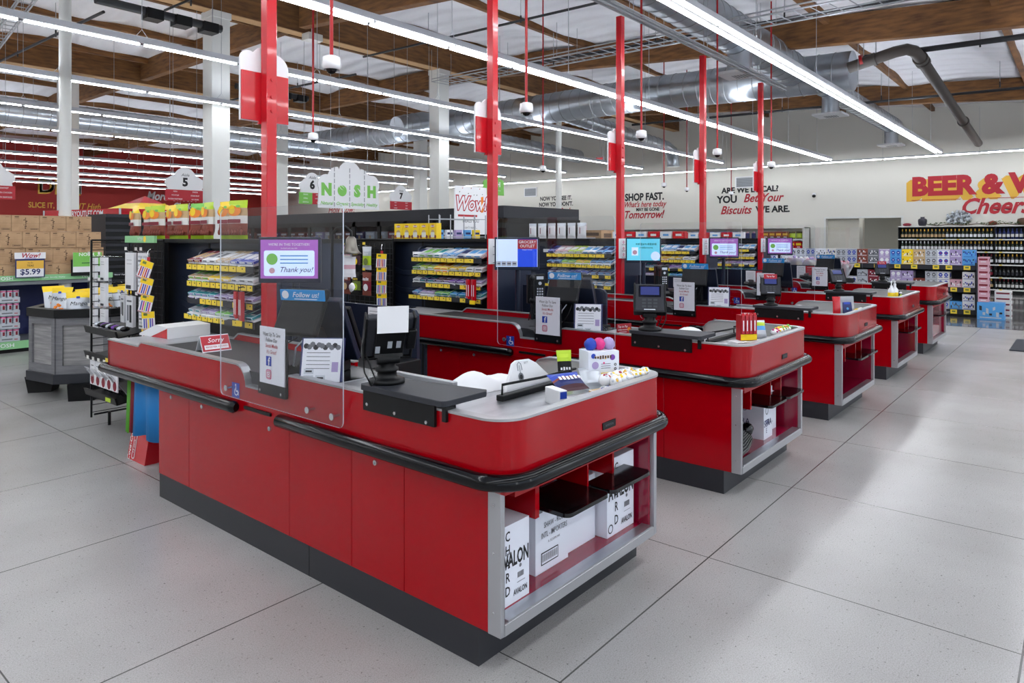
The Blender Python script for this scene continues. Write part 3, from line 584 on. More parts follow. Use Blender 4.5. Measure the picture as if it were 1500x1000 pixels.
# white notices taped on the poles
for k in range(1, 5):
    t = thing('pole_notice', 'white notice with red marks taped to the red post of the %s' % LANE[k], 'notice', (2.44+PITCH*k, 4.06, 1.42), 0, 'white notices taped to the red posts')
    m = MB().box((-.1, -.055, -.11), (.06, -.04, .11), 'paper')
    for i, z in enumerate((.07, .0, -.07)): m.disc((-.02, -.055, z), .016, X3, Z3, 'pink_ink', .001, 10, rin=.008).rect((-.02, -.055, z-.028), .08, .005, X3, Z3, 'grey_ink', .001)
    m.build('sheet', t)
# dome cameras on red rods
def dome(label, x, y, z, s=1, grp='white dome cameras on red rods'):
    t = thing('dome_camera', label, 'security camera', (x, y, z), 0, grp)
    MB().cyl((0, 0, .06*s), (0, 0, roofz(y)-z-.10), .013*s, 'red_matte', n=8).build('red_rod', t)
    MB().lathe([(0, .07*s), (.03*s, .068*s), (.06*s, .055*s), (.065*s, .0), (.058*s, -.03*s), (.05*s, -.03*s)], (0, 0, 0), 'white_gloss').build('housing', t)
    MB().sph((0, 0, -.02*s), .04*s, 'black_gloss', 14).build('lens_dome', t)
for k in range(5): dome('dome camera on a thick red rod above the %s' % LANE[k], 2.92+PITCH*k, 4.06, 2.74, 1)
for i, (x, y) in enumerate(((4.9, 7.18), (9.73, 7.37), (14.5, 7.5), (16.2, 7.75), (18.4, 7.5))): dome('small dome camera on a thin red rod above the aisle ends, %s in its row' % ORD[i], x, y, 2.74, .95, 'small dome cameras over the aisle ends')
# ================================================================== things on and in the counters
def lx(k, u): return 1.842+PITCH*k+u
def ly(v): return 1.578+v
# ---- social media signs in black brackets
def fb(m, c, s, rt, up):
    m.rect(c, s, s, rt, up, 'fb_blue', .0015).text('f', s*1.15, Vector(c)+Vector(rt).normalized()*s*.08-Vector(up)*s*.06, rt, up, 'white', .03, off=.003)
def ig(m, c, s, rt, up):
    m.rect(c, s, s, rt, up, 'pink_ink', .0015, s*.25).rect(c, s*.82, s*.82, rt, up, 'paper', .002, s*.2); m.rect(c, s*.72, s*.72, rt, up, 'red_ink', .0025, s*.16); m.rect(c, s*.58, s*.58, rt, up, 'paper', .003, s*.12)
    m.disc(c, s*.2, rt, up, 'pink_ink', .0035, 14, rin=s*.13)
def sign_proto():
    t = thing('social_media_sign', '', 'sign', (0, 0, 0), 0, 'white social media signs in black brackets, one per lane')
    m = MB().box((-.003, -.105, 0), (.003, .105, .27), 'paper'); rt, up = -Y3, Z3
    for i, (s, mt, z) in enumerate((('Want Up To Save', 'black_ink', .235), ('Follow Our', 'black_ink', .208), ('Social Media', 'red_ink', .181), ('It\'s Great!', 'red_ink', .152))):
        m.text(s, .026, (-.003, 0, z), rt, up, mt, .004, .15, 2, .8)
    fb(m, V(-.003, .024, .108), .046, rt, up); ig(m, V(-.003, .024, .045), .046, rt, up)
    m.build('card', t)
    MB().box((.004, -.115, -.02), (.012, .115, .22), 'black').box((-.006, -.115, -.055), (.012, .115, .0), 'black').build('holder', t)
    m = MB()
    for y in (-.09, .09): m.cyl((-.012, y, -.035), (-.006, y, -.035), .007, 'screw', n=10)
    m.build('screw', t); return t
S0 = sign_proto(); S0.location = (lx(0, -.035), ly(1.40), .845); S0['label'] = 'white social media card standing in the dip of the front counter'
for k in range(1, 5): dup(S0, (lx(k, -.035), ly(1.40), .845), label='white social media card standing in the dip of the %s counter' % LANE[k].split(' ')[0])
# ---- flyers
def flyer():
    t = thing('flyer_holder', '', 'flyer holder', (0, 0, 0), 0, 'clear holders of newspaper flyers beside the scanners')
    m = MB(); m.M = Matrix.Rotation(math.radians(-14), 4, 'X')
    m.box((-.09, -.004, 0), (.09, .002, .2), 'paper')
    for i in range(11): a = -.075+.015*i; m.disc((a, -.004, .17+R.uniform(-.012, .012)), .013, X3, Z3, 'grey_ink' if i % 3 else 'black_ink', .001, 7)
    for j in range(5): m.rect((-.015, -.004, .135-.018*j), .11, .003, X3, Z3, 'grey_ink', .001)
    for a, b in ((-.055, .02), (0, .02), (-.055, .05)): m.rect((a, -.004, b), .045, .025, X3, Z3, 'silver_pack', .001).rect((a, -.004, b), .03, .008, X3, Z3, 'black_ink', .002)
    m.rect((.065, -.004, .07), .03, .045, X3, Z3, 'lilac', .001); m.build('flyer', t)
    m = MB(); m.M = Matrix.Rotation(math.radians(-14), 4, 'X'); m.box((-.1, .004, -.002), (.1, .02, .205), 'navy'); m.build('back_card', t); return t
F0 = flyer(); an = math.radians(-52)
for k in range(0, 3):
    p = (lx(k, .05+.01*k), ly(1.14-.02*k), .8745); l = 'newspaper flyer in a clear stand on the scanning deck of the %s counter' % ORD[k]
    if k == 0: F0.location = p; F0.rotation_euler = (0, 0, an); F0['label'] = l
    else: dup(F0, p, an-.15*k, l)
# red tent card on the belt
t = thing('closed_sign', 'small red and white folded card reading Sorry register closed on the front belt', 'sign', (lx(0, .21), ly(2.44), .868), math.radians(-5))
m = MB(); m.prism([(-.055, 0), (-.05, 0), (0, .082), (.05, 0), (.055, 0), (0, .092)], 'x', -.085, .085, 'paper')
n_ = V(0, -.092, .055).normalized(); up = V(0, .055, .092).normalized(); c = V(0, -.0285, .046); m.rect(c, .165, .095, X3, up, 'red_ink', .002).text('Sorry', .042, c+up*.018, X3, up, 'white', .004, .3, off=.003).rect(c-up*.024, .14, .028, X3, up, 'white', .003).text('REGISTER CLOSED', .0155, c-up*.024, X3, up, 'red_ink', .012, off=.004)
m.build('folded_card', t)
# red tip cards
def tipcard(label, loc, rz, s=1):
    t = thing('payment_card_sign', label, 'sign', loc, rz, 'small red Tap to Pay cards'); m = MB().box((-.06*s, 0, 0), (.06*s, .002, .07*s), 'red_ink').text('Tap to Pay', .022*s, (-.012*s, 0, .05*s), X3, Z3, 'white', .012, .2, sx=.85).text('ask your cashier', .009*s, (-.012*s, 0, .028*s), X3, Z3, 'white', .004)
    m.disc((.04*s, 0, .03*s), .014*s, X3, Z3, 'orange', .001, 8).rect((-.01*s, 0, .012*s), .06*s, .007*s, X3, Z3, 'pink', .001); m.build('card', t)
tipcard('red Tap to Pay card on the scanning deck of the second counter', (lx(1, .18), ly(.90), .8745), math.radians(-25))
# ---- pin pads
def pinpad(front, paper=False, red=False, s=1.0):
    t = thing('card_terminal', '', 'card terminal', (0, 0, 0), 0, None)
    MB().lathe([(.0, 0), (.062, 0), (.062, .012), (.05, .018), (.034, .02), (.034, .04), (.04, .042), (.04, .052), (.03, .056), (.03, .075), (0, .075)], (0, 0, 0), 'black', 24).build('swivel_base', t)
    m = MB(); m.box((-.035, -.02, .07), (.035, .03, .12), 'black').box((-.05, .0, .09), (.05, .035, .13), 'black_gloss').cyl((-.04, .02, .085), (.04, .02, .085), .018, 'black'); m.build('neck', t, bevel=.003)
    Mx = Matrix.Translation((0, .0, .115)) @ Matrix.Rotation(math.radians(-32), 4, 'X')
    m = MB(); m.M = Mx; m.box((-.08, -.018, -.02), (.08, .014, .145), 'dark_grey'); b = m.build('terminal_body', t, bevel=.006)
    m = MB(); m.M = Mx; m.box((-.086, -.022, -.026), (-.078, .02, .15), 'black').box((.078, -.022, -.026), (.086, .02, .15), 'black').box((-.086, -.022, -.03), (.086, .02, -.02), 'black').box((-.05, .014, -.01), (.05, .035, .11), 'black').box((-.09, .016, .02), (-.06, .03, .1), 'black'); m.build('cradle', t, bevel=.003)
    m = MB(); m.M = Mx; m.rect((0, -.018, .098), .12, .07, X3, Z3, 'screen_dark', .002, .004).rect((0, -.018, .1), .1, .05, X3, Z3, 'screen_navy', .003)
    for r_ in range(3):
        for c_ in range(3): m.rect((-.03+.03*c_, -.018, .045-.02*r_), .022, .013, X3, Z3, 'keypad', .003, .003)
    m.rect((0, -.018, -.013), .06, .006, X3, Z3, 'silver_pack', .003); m.build('screen_and_keys', t)
    m = MB(); m.tube([(.05, .03, .16), (.075, .045, .2), (.09, .05, .14), (.085, .05, .05), (.06, .045, .0), (.045, .04, .02), (.06, .03, .06), (.08, .04, .11)], .0028, 'black', 6); m.build('cord', t)
    m = MB(); m.M = Mx
    for a, b_ in ((-.03, .05), (.0, .05), (.04, .03)): m.rect((a, .0355, b_), .016, .03, -X3, Z3, 'silver_pack', .001)
    m.build('rating_label', t)
    if paper: m = MB(); m.M = Matrix.Translation((0, .115, .235)) @ Matrix.Rotation(math.radians(-6), 4, 'X'); m.box((-.052, -.001, -.05), (.052, .001, .04), 'white'); m.build('paper_cover', t)
    if red: m = MB(); m.box((-.055, .05, .22), (.055, .053, .275), 'red_ink').text('Tap to Pay', .02, (0, .05, .255), X3, Z3, 'white', .012, .2, sx=.8); m.build('red_card', t)
    return t
a = pinpad(True, paper=True); a['label'] = 'black card terminal seen from behind with white paper sheet, front counter shelf'; a.scale = (1.2, 1.2, 1.2); a.location = (lx(0, .05), ly(.67), .938); a.rotation_euler = (0, 0, math.radians(150))
a = pinpad(True); a['label'] = 'card terminal with lit screen tilted up on the second counter shelf'; a.scale = (1.2, 1.2, 1.2); a.location = (lx(1, .03), ly(.62), .938); a.rotation_euler = (0, 0, math.radians(-62))
a = pinpad(True, red=True); a['label'] = 'card terminal with a red card above it on the third counter shelf'; a.location = (lx(2, .03), ly(.60), .938); a.rotation_euler = (0, 0, math.radians(-68))
a = pinpad(True); a['label'] = 'card terminal lying back and shining on the fourth counter shelf'; a.location = (lx(3, .03), ly(.60), .938); a.rotation_euler = (0, 0, math.radians(-50))
a = pinpad(True, red=True); a['label'] = 'card terminal with a red card above it on the fifth counter shelf'; a.location = (lx(4, .03), ly(.60), .938); a.rotation_euler = (0, 0, math.radians(-70))
# ---- registers: dark leaning screens with a blue customer label
def register():
    t = thing('cash_register', '', 'cash register', (0, 0, 0), 0, 'black cash registers with a blue label on top')
    m = MB(); m.box((-.10, -.13, 0), (.14, .15, .05), 'black').box((-.02, -.05, .05), (.06, .05, .22), 'black'); m.build('base', t, bevel=.006)
    Mx = Matrix.Translation((-.02, 0, .36)) @ Matrix.Rotation(math.radians(28), 4, 'Y')
    m = MB(); m.M = Mx; m.box((-.05, -.12, -.2), (-.012, .12, .04), 'black'); m.build('customer_side_housing', t, bevel=.01)
    m = MB(); m.M = Matrix.Translation((.05, -.02, .20)) @ Matrix.Rotation(math.radians(-28), 4, 'Y'); m.box((-.018, -.17, -.16), (.018, .15, .19), 'navy_metal').rect((.0185, -.01, .015), .27, .28, Y3, Z3, 'screen_dark', .001)
    m.build('operator_screen', t, bevel=.006)
    m = MB(); m.M = Matrix.Translation((.13, -.06, .17)) @ Matrix.Rotation(math.radians(-28), 4, 'Y'); m.box((-.014, -.12, -.13), (.014, .12, .17), 'black'); m.build('second_screen', t, bevel=.006)
    m = MB(); m.M = Matrix.Translation((-.08, 0, .385)) @ Matrix.Rotation(math.radians(-8), 4, 'Y'); m.box((-.004, -.125, -.026), (.004, .125, .026), 'label_blue').text('Follow us!', .036, (-.004, -.02, .002), -Y3, Z3, 'white', .008, .3).disc((-.0045, .095, .002), .02, -Y3, Z3, 'white', .001, 14).rect((-.004, -.02, -.018), .13, .004, -Y3, Z3, 'white', .001); m.build('blue_label', t)
    m = MB()
    for q in range(3): m.tube([(-.09, -.06+.04*q, .18), (-.13, -.05+.05*q, .12+.02*q), (-.11, 0+.03*q, .05), (-.06, .04, .03)], .004, 'black' if q != 1 else 'silver_pack', 6)
    m.build('cable', t); return t
RG = register()
for k in range(5):
    p = (lx(k, .16), ly(1.36), .878 if k else .878); l = 'black cash register with blue Follow us label, %s' % LANE[k]
    if k == 0: RG.location = p; RG['label'] = l; RG.rotation_euler = (0, 0, math.radians(20))
    else: dup(RG, p, math.radians(20-4*k), l)
# under the registers: shelf that carries them
for k in range(5):
    m = MB().box((-.10, -.13, 0), (.20, .18, .068), 'black'); tag(m.build('register_plinth', loc=(lx(k, .22), ly(1.52), .802), bevel=.004, seg=1), 'flat black plinth beside the cash register of the %s' % LANE[k], 'plinth', 'register plinths')
# ---- printers on the cashier cabinets
def printer():
    t = thing('receipt_printer', '', 'printer', (0, 0, 0), 0, 'receipt printers on the cashier cabinets'); m = MB(); m.prism([(-.11, 0), (.11, 0), (.11, .1), (.03, .15), (-.11, .13)], 'y', -.09, .09, 'black'); m.build('body', t, bevel=.006)
    MB().rect((-.11, -.02, .08), .1, .03, -Y3, Z3, 'navy_metal', .001).rect((-.11, -.02, .08), .03, .008, -Y3, Z3, 'silver_pack', .002).build('badge', t)
    m = MB(); m.M = Matrix.Translation((-.04, 0, .16)) @ Matrix.Rotation(.5, 4, 'Y'); m.box((-.05, -.035, 0), (.05, .035, .002), 'white'); m.build('receipt', t); return t
PR = printer()
for k in range(5):
    p = (lx(k, .83), ly(2.05-.05*k), .80); l = 'black receipt printer on the cashier cabinet of the %s' % LANE[k]
    if k == 0: PR.location = p; PR['label'] = l
    else: dup(PR, p, .1*k, l)
# papers taped on the divider panels
for k in range(5):
    t = thing('posted_sheets', 'white sheet and red notice taped on the black divider of the %s' % LANE[k], 'notice', (lx(k, 1.068), ly(1.95), .98), 0, 'sheets taped to the black dividers')
    m = MB().box((-.003, -.02, -.10), (0, .115, .105), 'paper')
    for j in range(9): m.rect((-.003, .05, .08-.018*j), .1, .003, -Y3, Z3, 'grey_ink', .001)
    m.build('white_sheet', t); m = MB().box((-.003, -.155, -.1), (0, -.025, .105), 'red_ink').text('NOTICE', .022, (-.003, -.09, .08), -Y3, Z3, 'white', .01)
    for j in range(5): m.rect((-.003, -.09, .05-.022*j), .09, .004, -Y3, Z3, 'pink', .001)
    m.build('red_notice', t)
# ---- customer display monitors
def monitor(k, kind):
    x, y = 2.39+PITCH*k, 3.74; az = [0, math.radians(-14), math.radians(-24), math.radians(-32), math.radians(-34)][k]
    t = thing('display_monitor', '', 'monitor', (x, y, 0), math.radians(-52)+[.0, -.05, -.18, -.22, -.25][k]*1.0, 'screens facing the customers above the belts')
    m = MB(); m.box((-.19, -.015, 1.265), (.19, .02, 1.545), 'navy_metal'); m.build('bezel', t, bevel=.005)
    m = MB(); m.cyl((0, .10, .66), (0, .10, 1.42), .022, 'navy_metal').box((-.05, .015, 1.36), (.05, .10, 1.45), 'black').cyl((0, .10, .64), (0, .10, .67), .05, 'black'); m.build('stand_pole', t)
    m = MB(); c = V(0, -.0155, 1.41)
    if kind == 'thanks':
        m.rect(c, .352, .235, X3, Z3, 'screen_purple', .001).rect(c-Z3*.025, .31, .155, X3, Z3, 'screen_light', .002, .012).text("WE'RE IN THIS TOGETHER!", .021, c+Z3*.088, X3, Z3, 'white', .006, off=.003).text('be kind and stay safe', .012, c+Z3*.066, X3, Z3, 'white', .002, off=.003)
        m.text('Thank you!', .045, c+V(.04, 0, -.065), X3, Z3, 'navy', .004, .35, off=.003)
        for j in range(3): m.rect(c+V(.03, 0, .02-.022*j), .17, .006, X3, Z3, 'label_blue', .003)
        m.disc(c+V(-.105, 0, 0), .035, X3, Z3, 'nosh_green', .003, 16).disc(c+V(-.105, 0, -.07), .018, X3, Z3, 'pink', .003, 12)
    elif kind == 'ad':
        m.rect(c, .352, .235, X3, Z3, 'screen_light', .001).rect(c+V(.09, 0, 0), .165, .235, X3, Z3, 'screen_blue', .002).rect(c+V(.09, 0, .075), .165, .08, X3, Z3, 'red_ink', .003).text('GROCERY', .034, c+V(.09, 0, .092), X3, Z3, 'white', .012, off=.004, sx=.95).text('OUTLET', .034, c+V(.09, 0, .058), X3, Z3, 'white', .012, off=.004).text('bargain market', .014, c+V(.09, 0, .028), X3, Z3, 'white', .003, off=.004)
        for a in range(4): m.rect(c+V(-.155+.045*a, 0, -.09), .04, .04, X3, Z3, 'silver_pack', .003).rect(c+V(-.155+.045*a, 0, -.09), .028, .008, X3, Z3, 'navy', .004)
    else:
        m.rect(c, .352, .235, X3, Z3, 'screen_cyan', .001).text('Lots of love', .034, c+V(.03, 0, .06), X3, Z3, 'teal', .004, .3, off=.003).text('for locals', .026, c+V(.03, 0, .02), X3, Z3, 'teal', .004, .3, off=.003).rect(c+V(-.09, 0, -.02), .07, .09, X3, Z3, 'screen_light', .002).disc(c+V(-.09, 0, -.03), .025, X3, Z3, 'pink', .003, 12).disc(c+V(.13, 0, -.07), .05, X3, Z3, 'screen_light', .002, 16)
    m.build('screen', t); return t
for k, kd in enumerate(('thanks', 'ad', 'cyan', 'thanks', 'thanks')):
    monitor(k, kd)['label'] = {0: 'customer screen reading Thank you! behind the plexiglass of the front counter', 1: 'customer screen with blue and red store advertisement beside the second red post', 2: 'customer screen with a pale turquoise picture, third lane', 3: 'small purple Thank you! screen at the fourth lane', 4: 'small purple Thank you! screen at the fifth lane'}[k]
# ---- phones in lanes 2, 3
for k in (1, 2):
    t = thing('desk_phone', 'black desk phone standing upright behind the belt of the %s' % LANE[k], 'phone', (lx(k, .50), ly(1.92), 0), math.radians(-35), 'black desk phones')
    m = MB(); m.box((-.03, .03, .62), (.03, .06, 1.2), 'black'); m.build('mount', t); m = MB(); m.box((-.075, -.015, 1.0), (.075, .03, 1.24), 'black'); b = m.build('body', t, bevel=.006)
    m = MB(); m.rect((.03, -.015, 1.21), .06, .025, X3, Z3, 'silver_pack', .002).disc((.03, -.015, 1.165), .014, X3, Z3, 'silver_pack', .002, 12)
    for a in range(3):
        for c in range(4): m.rect((.01+.02*a, -.015, 1.12-.022*c), .012, .013, X3, Z3, 'silver_pack', .002)
    m.build('buttons', t); m = MB(); m.tube([(-.045, -.05, 1.03), (-.045, -.055, 1.12), (-.045, -.05, 1.21)], .014, 'black', 8).sph((-.045, -.045, 1.03), .025, 'black').sph((-.045, -.045, 1.21), .025, 'black'); m.build('handset', t)
    m = MB(); m.tube([(-.05, -.05, 1.0), (-.08, -.04, .85), (-.05, -.02, .8), (-.02, 0, .95)], .004, 'black', 6); m.build('cord', t)
# ---- hand bell hung at the front lane with a tag
t = thing('brass_bell', 'old metal bell hanging from a curved arm above the first lane divider', 'bell', (lx(0, 1.115), ly(2.31), .06), math.radians(-50))
m = MB(); m.tube([(-.13, 0, 1.03), (-.13, 0, 1.5), (-.1, 0, 1.545), (-.04, 0, 1.555), (0, 0, 1.52), (0, 0, 1.49)], .01, 'black', 8); m.build('arm', t)
MB().lathe([(0, .11), (.02, .108), (.034, .09), (.038, .05), (.048, .015), (.07, -.01), (.066, -.012)], (0, 0, 1.38), 'metal_brass', 24).build('bell_body', t)
m = MB(); m.tube([(0, 0, 1.37), (.005, 0, 1.2)], .006, 'white', 6); m.sph((.005, 0, 1.14), (.022, .022, .03), 'white', 10, .15); m.build('knotted_cord', t)
m = MB(); m.pillow((-.01, -.01, 1.28), .09, .14, .01, X3, Z3, [(.4, 'white'), (.6, 'pink'), (1, 'white')]); m.build('paper_tag', t)

# ================================================================== bagging wells
def bag_rack(k, full):
    nm = ORD[k]
    t = thing('bag_rack', 'black wire bag rack across the bagging well of the %s counter' % nm, 'bag rack', (lx(k, 0), ly(0), .812), 0, 'black wire bag racks')
    m = MB(); m.box((.50, .42, 0), (1.02, .46, .025), 'black'); m.build('base_bar', t, bevel=.003, seg=1)
    m = MB(); m.tube([(.52, .44, .02), (.52, .44, .07), (.70, .36, .085), (.98, .36, .085), (.98, .44, .07), (.98, .44, .02)], .006, 'black', 8); m.build('wire_loop', t)
bag_rack(0, True); bag_rack(1, False)
# white bags
t = thing('plastic_bag', 'crumpled white plastic bag heaped at the back of the front bagging well', 'bag', (lx(0, .46), ly(.60), .812))
m = MB(); n, h = 18, 14; vs = []
for j in range(h+1):
    v = j/h
    for i in range(n+1):
        u = i/n; z = (.085*math.exp(-((u-.38)/.22)**2)+.045*math.exp(-((u-.8)/.2)**2))*math.sin(math.pi*v)**.8+.008*math.sin(u*11+v*9)+R.uniform(-.0015, .0015); vs.append((-.02+u*.46-.06*v, .20*v-.06*u*u, max(.001, z)))
m.add(vs, [(j*(n+1)+i, j*(n+1)+i+1, (j+1)*(n+1)+i+1, (j+1)*(n+1)+i) for j in range(h) for i in range(n)], 'white', True); m.build('crumpled_sheet', t)
t = thing('paper_bag', 'white bag with a small dark printed mark leaning on the wire rack, front counter', 'bag', (lx(0, .62), ly(.47), .835))
m = MB(); pts = [(-.04, 0), (.33, 0), (.30, .03), (.22, .1), (.17, .125), (.08, .13), (.05, .12)]
m.M = Matrix.Rotation(math.radians(-14), 4, 'X'); m.prism(pts, 'y', 0, .018, 'white'); b = m.build('bag_body', t, bevel=.004)
m = MB(); m.M = Matrix.Rotation(math.radians(-14), 4, 'X'); m.disc((.085, 0, .05), .02, X3, Z3, 'mid_grey', .002, 14).disc((.085, 0, .05), .012, X3, Z3, 'black_ink', .003, 8).rect((.085, 0, .085), .004, .04, X3, Z3, 'mid_grey', .002).text('SKYY', .014, (.14, 0, .11), X3, Z3, 'mid_grey', .005).tube([(.07, -.003, .08), (.072, -.003, .11), (.085, -.003, .12), (.098, -.003, .11), (.1, -.003, .08)], .0015, 'mid_grey', 5)
m.build('printed_mark', t)
# second counter: bag domes
t = thing('plastic_bag', 'white plastic bag bulging behind the black shelf of the second counter', 'bag', (lx(1, .45), ly(.55), .812)); m = MB(); m.sph((0, 0, .0), (.2, .11, .11), 'white', 20, .02); m.build('bag_body', t)
t = thing('plastic_bag', 'white plastic bag bulging behind the shelf of the third counter', 'bag', (lx(2, .5), ly(.5), .812)); m = MB(); m.sph((0, 0, .0), (.14, .1, .1), 'white', 20, .02); m.build('bag_body', t)
# display box with pom-pom pens
t = thing('toy_display_box', 'white display box printed with dots, pom-pom toys on its top, front counter', 'box', (lx(0, 1.02), ly(.25), .812), math.radians(-32))
m = MB().box((-.08, -.055, 0), (.08, .055, .185), 'carton_white')
for (a, z, r_, c) in ((-.055, .165, .012, 'fb_blue'), (.045, .155, .014, 'purple'), (-.045, .12, .018, 'lilac'), (.06, .085, .01, 'lilac'), (-.06, .085, .007, 'purple'), (-.045, .085, .008, 'pink_ink'), (.06, .05, .012, 'purple'), (.0, .13, .005, 'pink_ink')): m.disc((a, -.055, z), r_, X3, Z3, c, .001, 14)
m.text('SQUISHY', .024, (-.005, -.055, .158), X3, Z3, 'gold', .02).text('SQUISHY', .024, (-.005, -.055, .158), X3, Z3, 'brown_ink', 0, off=.0025)
for z in (.125, .115, .105): m.rect((.01, -.055, z), .05, .003, X3, Z3, 'grey_ink', .001)
for z, c in ((.12, 'black_ink'), (.1, 'black_ink'), (.08, 'black_ink')): m.disc((.06, -.055, z), .007, X3, Z3, c, .001, 8, rin=.003)
for (a, z, r_, c) in ((.03, .15, .012, 'fb_blue'), (-.02, .11, .014, 'mid_grey'), (.025, .06, .013, 'teal'), (-.02, .04, .015, 'lilac')): m.disc((.08, a, z), r_, Y3, Z3, c, .001, 12)
m.text('toys', .03, (.08, -.02, .155), Y3, Z3, 'maroon', .01)
m.build('carton', t)
for a, c in ((-.05, 'fb_blue'), (-.005, 'pink_ink'), (.045, 'lilac')):
    q = tag(MB().sph((0, 0, 0), .03, c, 22, .09).build('pom_pom_toy', loc=(lx(0, 1.02)+a*.85+.01, ly(.25)-a*.53, .812+.185+.026)), '%s fluffy pom-pom toy on top of the white dotted display box' % {'fb_blue': 'blue', 'pink_ink': 'hot pink', 'lilac': 'lilac'}[c], 'toy', 'pom-pom toys')
t = thing('price_tag', 'yellow price tag fixed low on the dotted display box', 'price tag', (lx(0, 1.02), ly(.25), .812), math.radians(-32)); MB().box((-.02, -.066, .055), (.055, -.06, .085), 'yellow').text('3.99', .018, (.02, -.066, .07), X3, Z3, 'brown_ink', .005).build('tag', t)
# snack packs
def pack(name, label, loc, rz, w_, h_, d_, bands, tilt=80, txt=None, tc='white', cat='snack pack', group=None):
    t = thing(name, label, cat, loc, rz, group); m = MB(); a = math.radians(tilt); up = V(0, math.cos(a), math.sin(a)); c = up*h_/2+V(0, 0, d_/2*math.cos(a)+.001); m.pillow(c, w_, h_, d_, X3, up, bands)
    if txt: m.text(txt, w_*.26*(5/max(4, len(txt))), c, X3, up, tc, .01, .2, off=d_/2+.002)
    m.build('wrapper', t); return t
pack('snack_bag', 'upright green and black snack pouch beside the dotted display box', (lx(0, .90), ly(.36), .812), math.radians(-40), .075, .18, .03, [(.25, 'lime'), (.72, 'black'), (1, 'lime')], 75, 'wild', 'white')
pack('clear_goods_bag', 'see-through pack with purple trinkets under the dotted display box', (lx(0, .91), ly(.2), .812), math.radians(-40), .12, .12, .05, [(1, 'silver_pack')], 45)
pack('candy_bar_pack', 'blue and brown packet of sweets leaning in a small tray, front counter', (lx(0, .74), ly(.20), .830), math.radians(-20), .17, .12, .05, [(.2, 'dark_food'), (.45, 'navy'), (.6, 'brown_food'), (1, 'fb_blue')], 30, 'CRUNCH', 'white')
t = thing('counter_tray', 'small white printed tray holding blue and brown sweets, front counter', 'tray', (lx(0, .70), ly(.18), .812), math.radians(-20)); m = MB().box((-.11, -.055, 0), (.15, .06, .018), 'white').box((-.11, -.055, .018), (-.07, .06, .07), 'white').rect((-.09, -.055, .05), .035, .03, X3, Z3, 'fb_blue', .001).box((.07, -.05, .018), (.15, -.02, .05), 'tan').rect((.1, -.05, .035), .06, .02, X3, Z3, 'fb_blue', .001).text('sweets', .02, (-.02, -.055, .009), X3, Z3, 'black_ink', .01); m.build('tray_body', t, bevel=.002, seg=1)
for i in range(22):
    c = ['red_ink', 'fb_blue', 'pink_ink', 'gold', 'red_ink', 'yellow', 'yellow', 'gold'][i % 8] if i % 11 < 6 else ['gold', 'yellow'][i % 2]
    lay = i//11; j_ = i % 11; u_, v_ = .84+.052*(j_//2)+.02*lay, .045+.058*(j_ % 2)+.012*lay
    t = thing('candy_ball', 'clear ball with %s specks, %s layer, %s along the front counter rim' % ({'red_ink': 'red', 'fb_blue': 'blue', 'pink_ink': 'pink', 'gold': 'gold', 'yellow': 'yellow'}[c], ('bottom', 'top')[lay], ORD[j_]), 'candy', (lx(0, u_), ly(v_), .812+.03+.05*lay), 0, 'clear balls along the front counter rim')
    m = MB().sph((0, 0, 0), .03, 'white_gloss', 12, .03)
    for j in range(8):
        an_ = R.uniform(2.8, 6.2); ph = R.uniform(.2, 1.5); d = V(math.cos(an_)*math.sin(ph), math.sin(an_)*math.sin(ph), math.cos(ph)); m.sph(d*.025, .008, c if j % 2 else 'silver_pack', 6)
    m.build('ball', t)
# second counter goods
t = thing('candy_display_box', 'tall red box of stick candy with a yellow front label, second counter', 'box', (lx(1, .60), ly(.20), .85), math.radians(-38))
m = MB().box((-.06, -.03, 0), (.06, .03, .17), 'red_matte').rect((0, -.03, .022), .12, .04, X3, Z3, 'yellow', .001); m.build('carton', t)
for j in range(4): MB().box((-.055+.028*j, -.038, .045), (-.034+.028*j, -.03, .165), 'red_ink').rect((-.044+.028*j, -.038, .1), .008, .07, X3, Z3, 'white', .001).box((-.055+.028*j, -.037, .15), (-.034+.028*j, -.03, .185), 'red_paint').build('candy_stick', t)
t = thing('chocolate_box', 'flat white printed chocolate box under the red candy box, second counter', 'box', (lx(1, .58), ly(.17), .812), math.radians(-35)); m = MB().box((-.13, -.055, 0), (.13, .055, .035), 'white').rect((-.05, -.055, .018), .08, .014, X3, Z3, 'grey_ink', .001).rect((.05, -.055, .018), .07, .02, X3, Z3, 'maroon', .001).rect((.13, 0, .018), .07, .02, Y3, Z3, 'black_ink', .001).rect((.0, -.0555, .034), .25, .003, X3, Z3, 'maroon', .001); m.build('carton', t)
pack('chip_bag', 'clear and blue sweets bag with a lime label, second counter', (lx(1, .76), ly(.16), .812), math.radians(-40), .11, .15, .06, [(.5, 'silver_pack'), (.7, 'sky_blue'), (.85, 'lime'), (1, 'silver_pack')], 70)
pack('candy_bag', 'dark and white packet behind the clear sweets bag, second counter', (lx(1, .76), ly(.24), .812), math.radians(-40), .07, .2, .03, [(.6, 'black'), (1, 'silver_pack')], 75)
for i in range(12):
    c = ['pink_ink', 'yellow', 'gold', 'nosh_green', 'gold', 'nosh_green'][i % 6]
    m = MB().sph((0, 0, .024), (.036, .03, .034 if i < 2 else .024), 'white_gloss', 12, .03)
    for j in range(6):
        an_ = R.uniform(2.8, 6.2); ph = R.uniform(.3, 1.4); d = V(math.cos(an_)*math.sin(ph), math.sin(an_)*math.sin(ph), math.cos(ph)); m.sph(d*.028+V(0, 0, .026), .008, c, 6)
    tag(m.build('candy_ball', loc=(lx(1, .83+.05*(i % 6)), ly(.06+.03*(i//6)), .815+.046*(i//6))), 'clear ball with coloured specks, %s layer, %s along the second counter rim' % (('bottom', 'top')[i//6], ORD[i % 6]), 'candy', 'clear balls along the second counter rim')
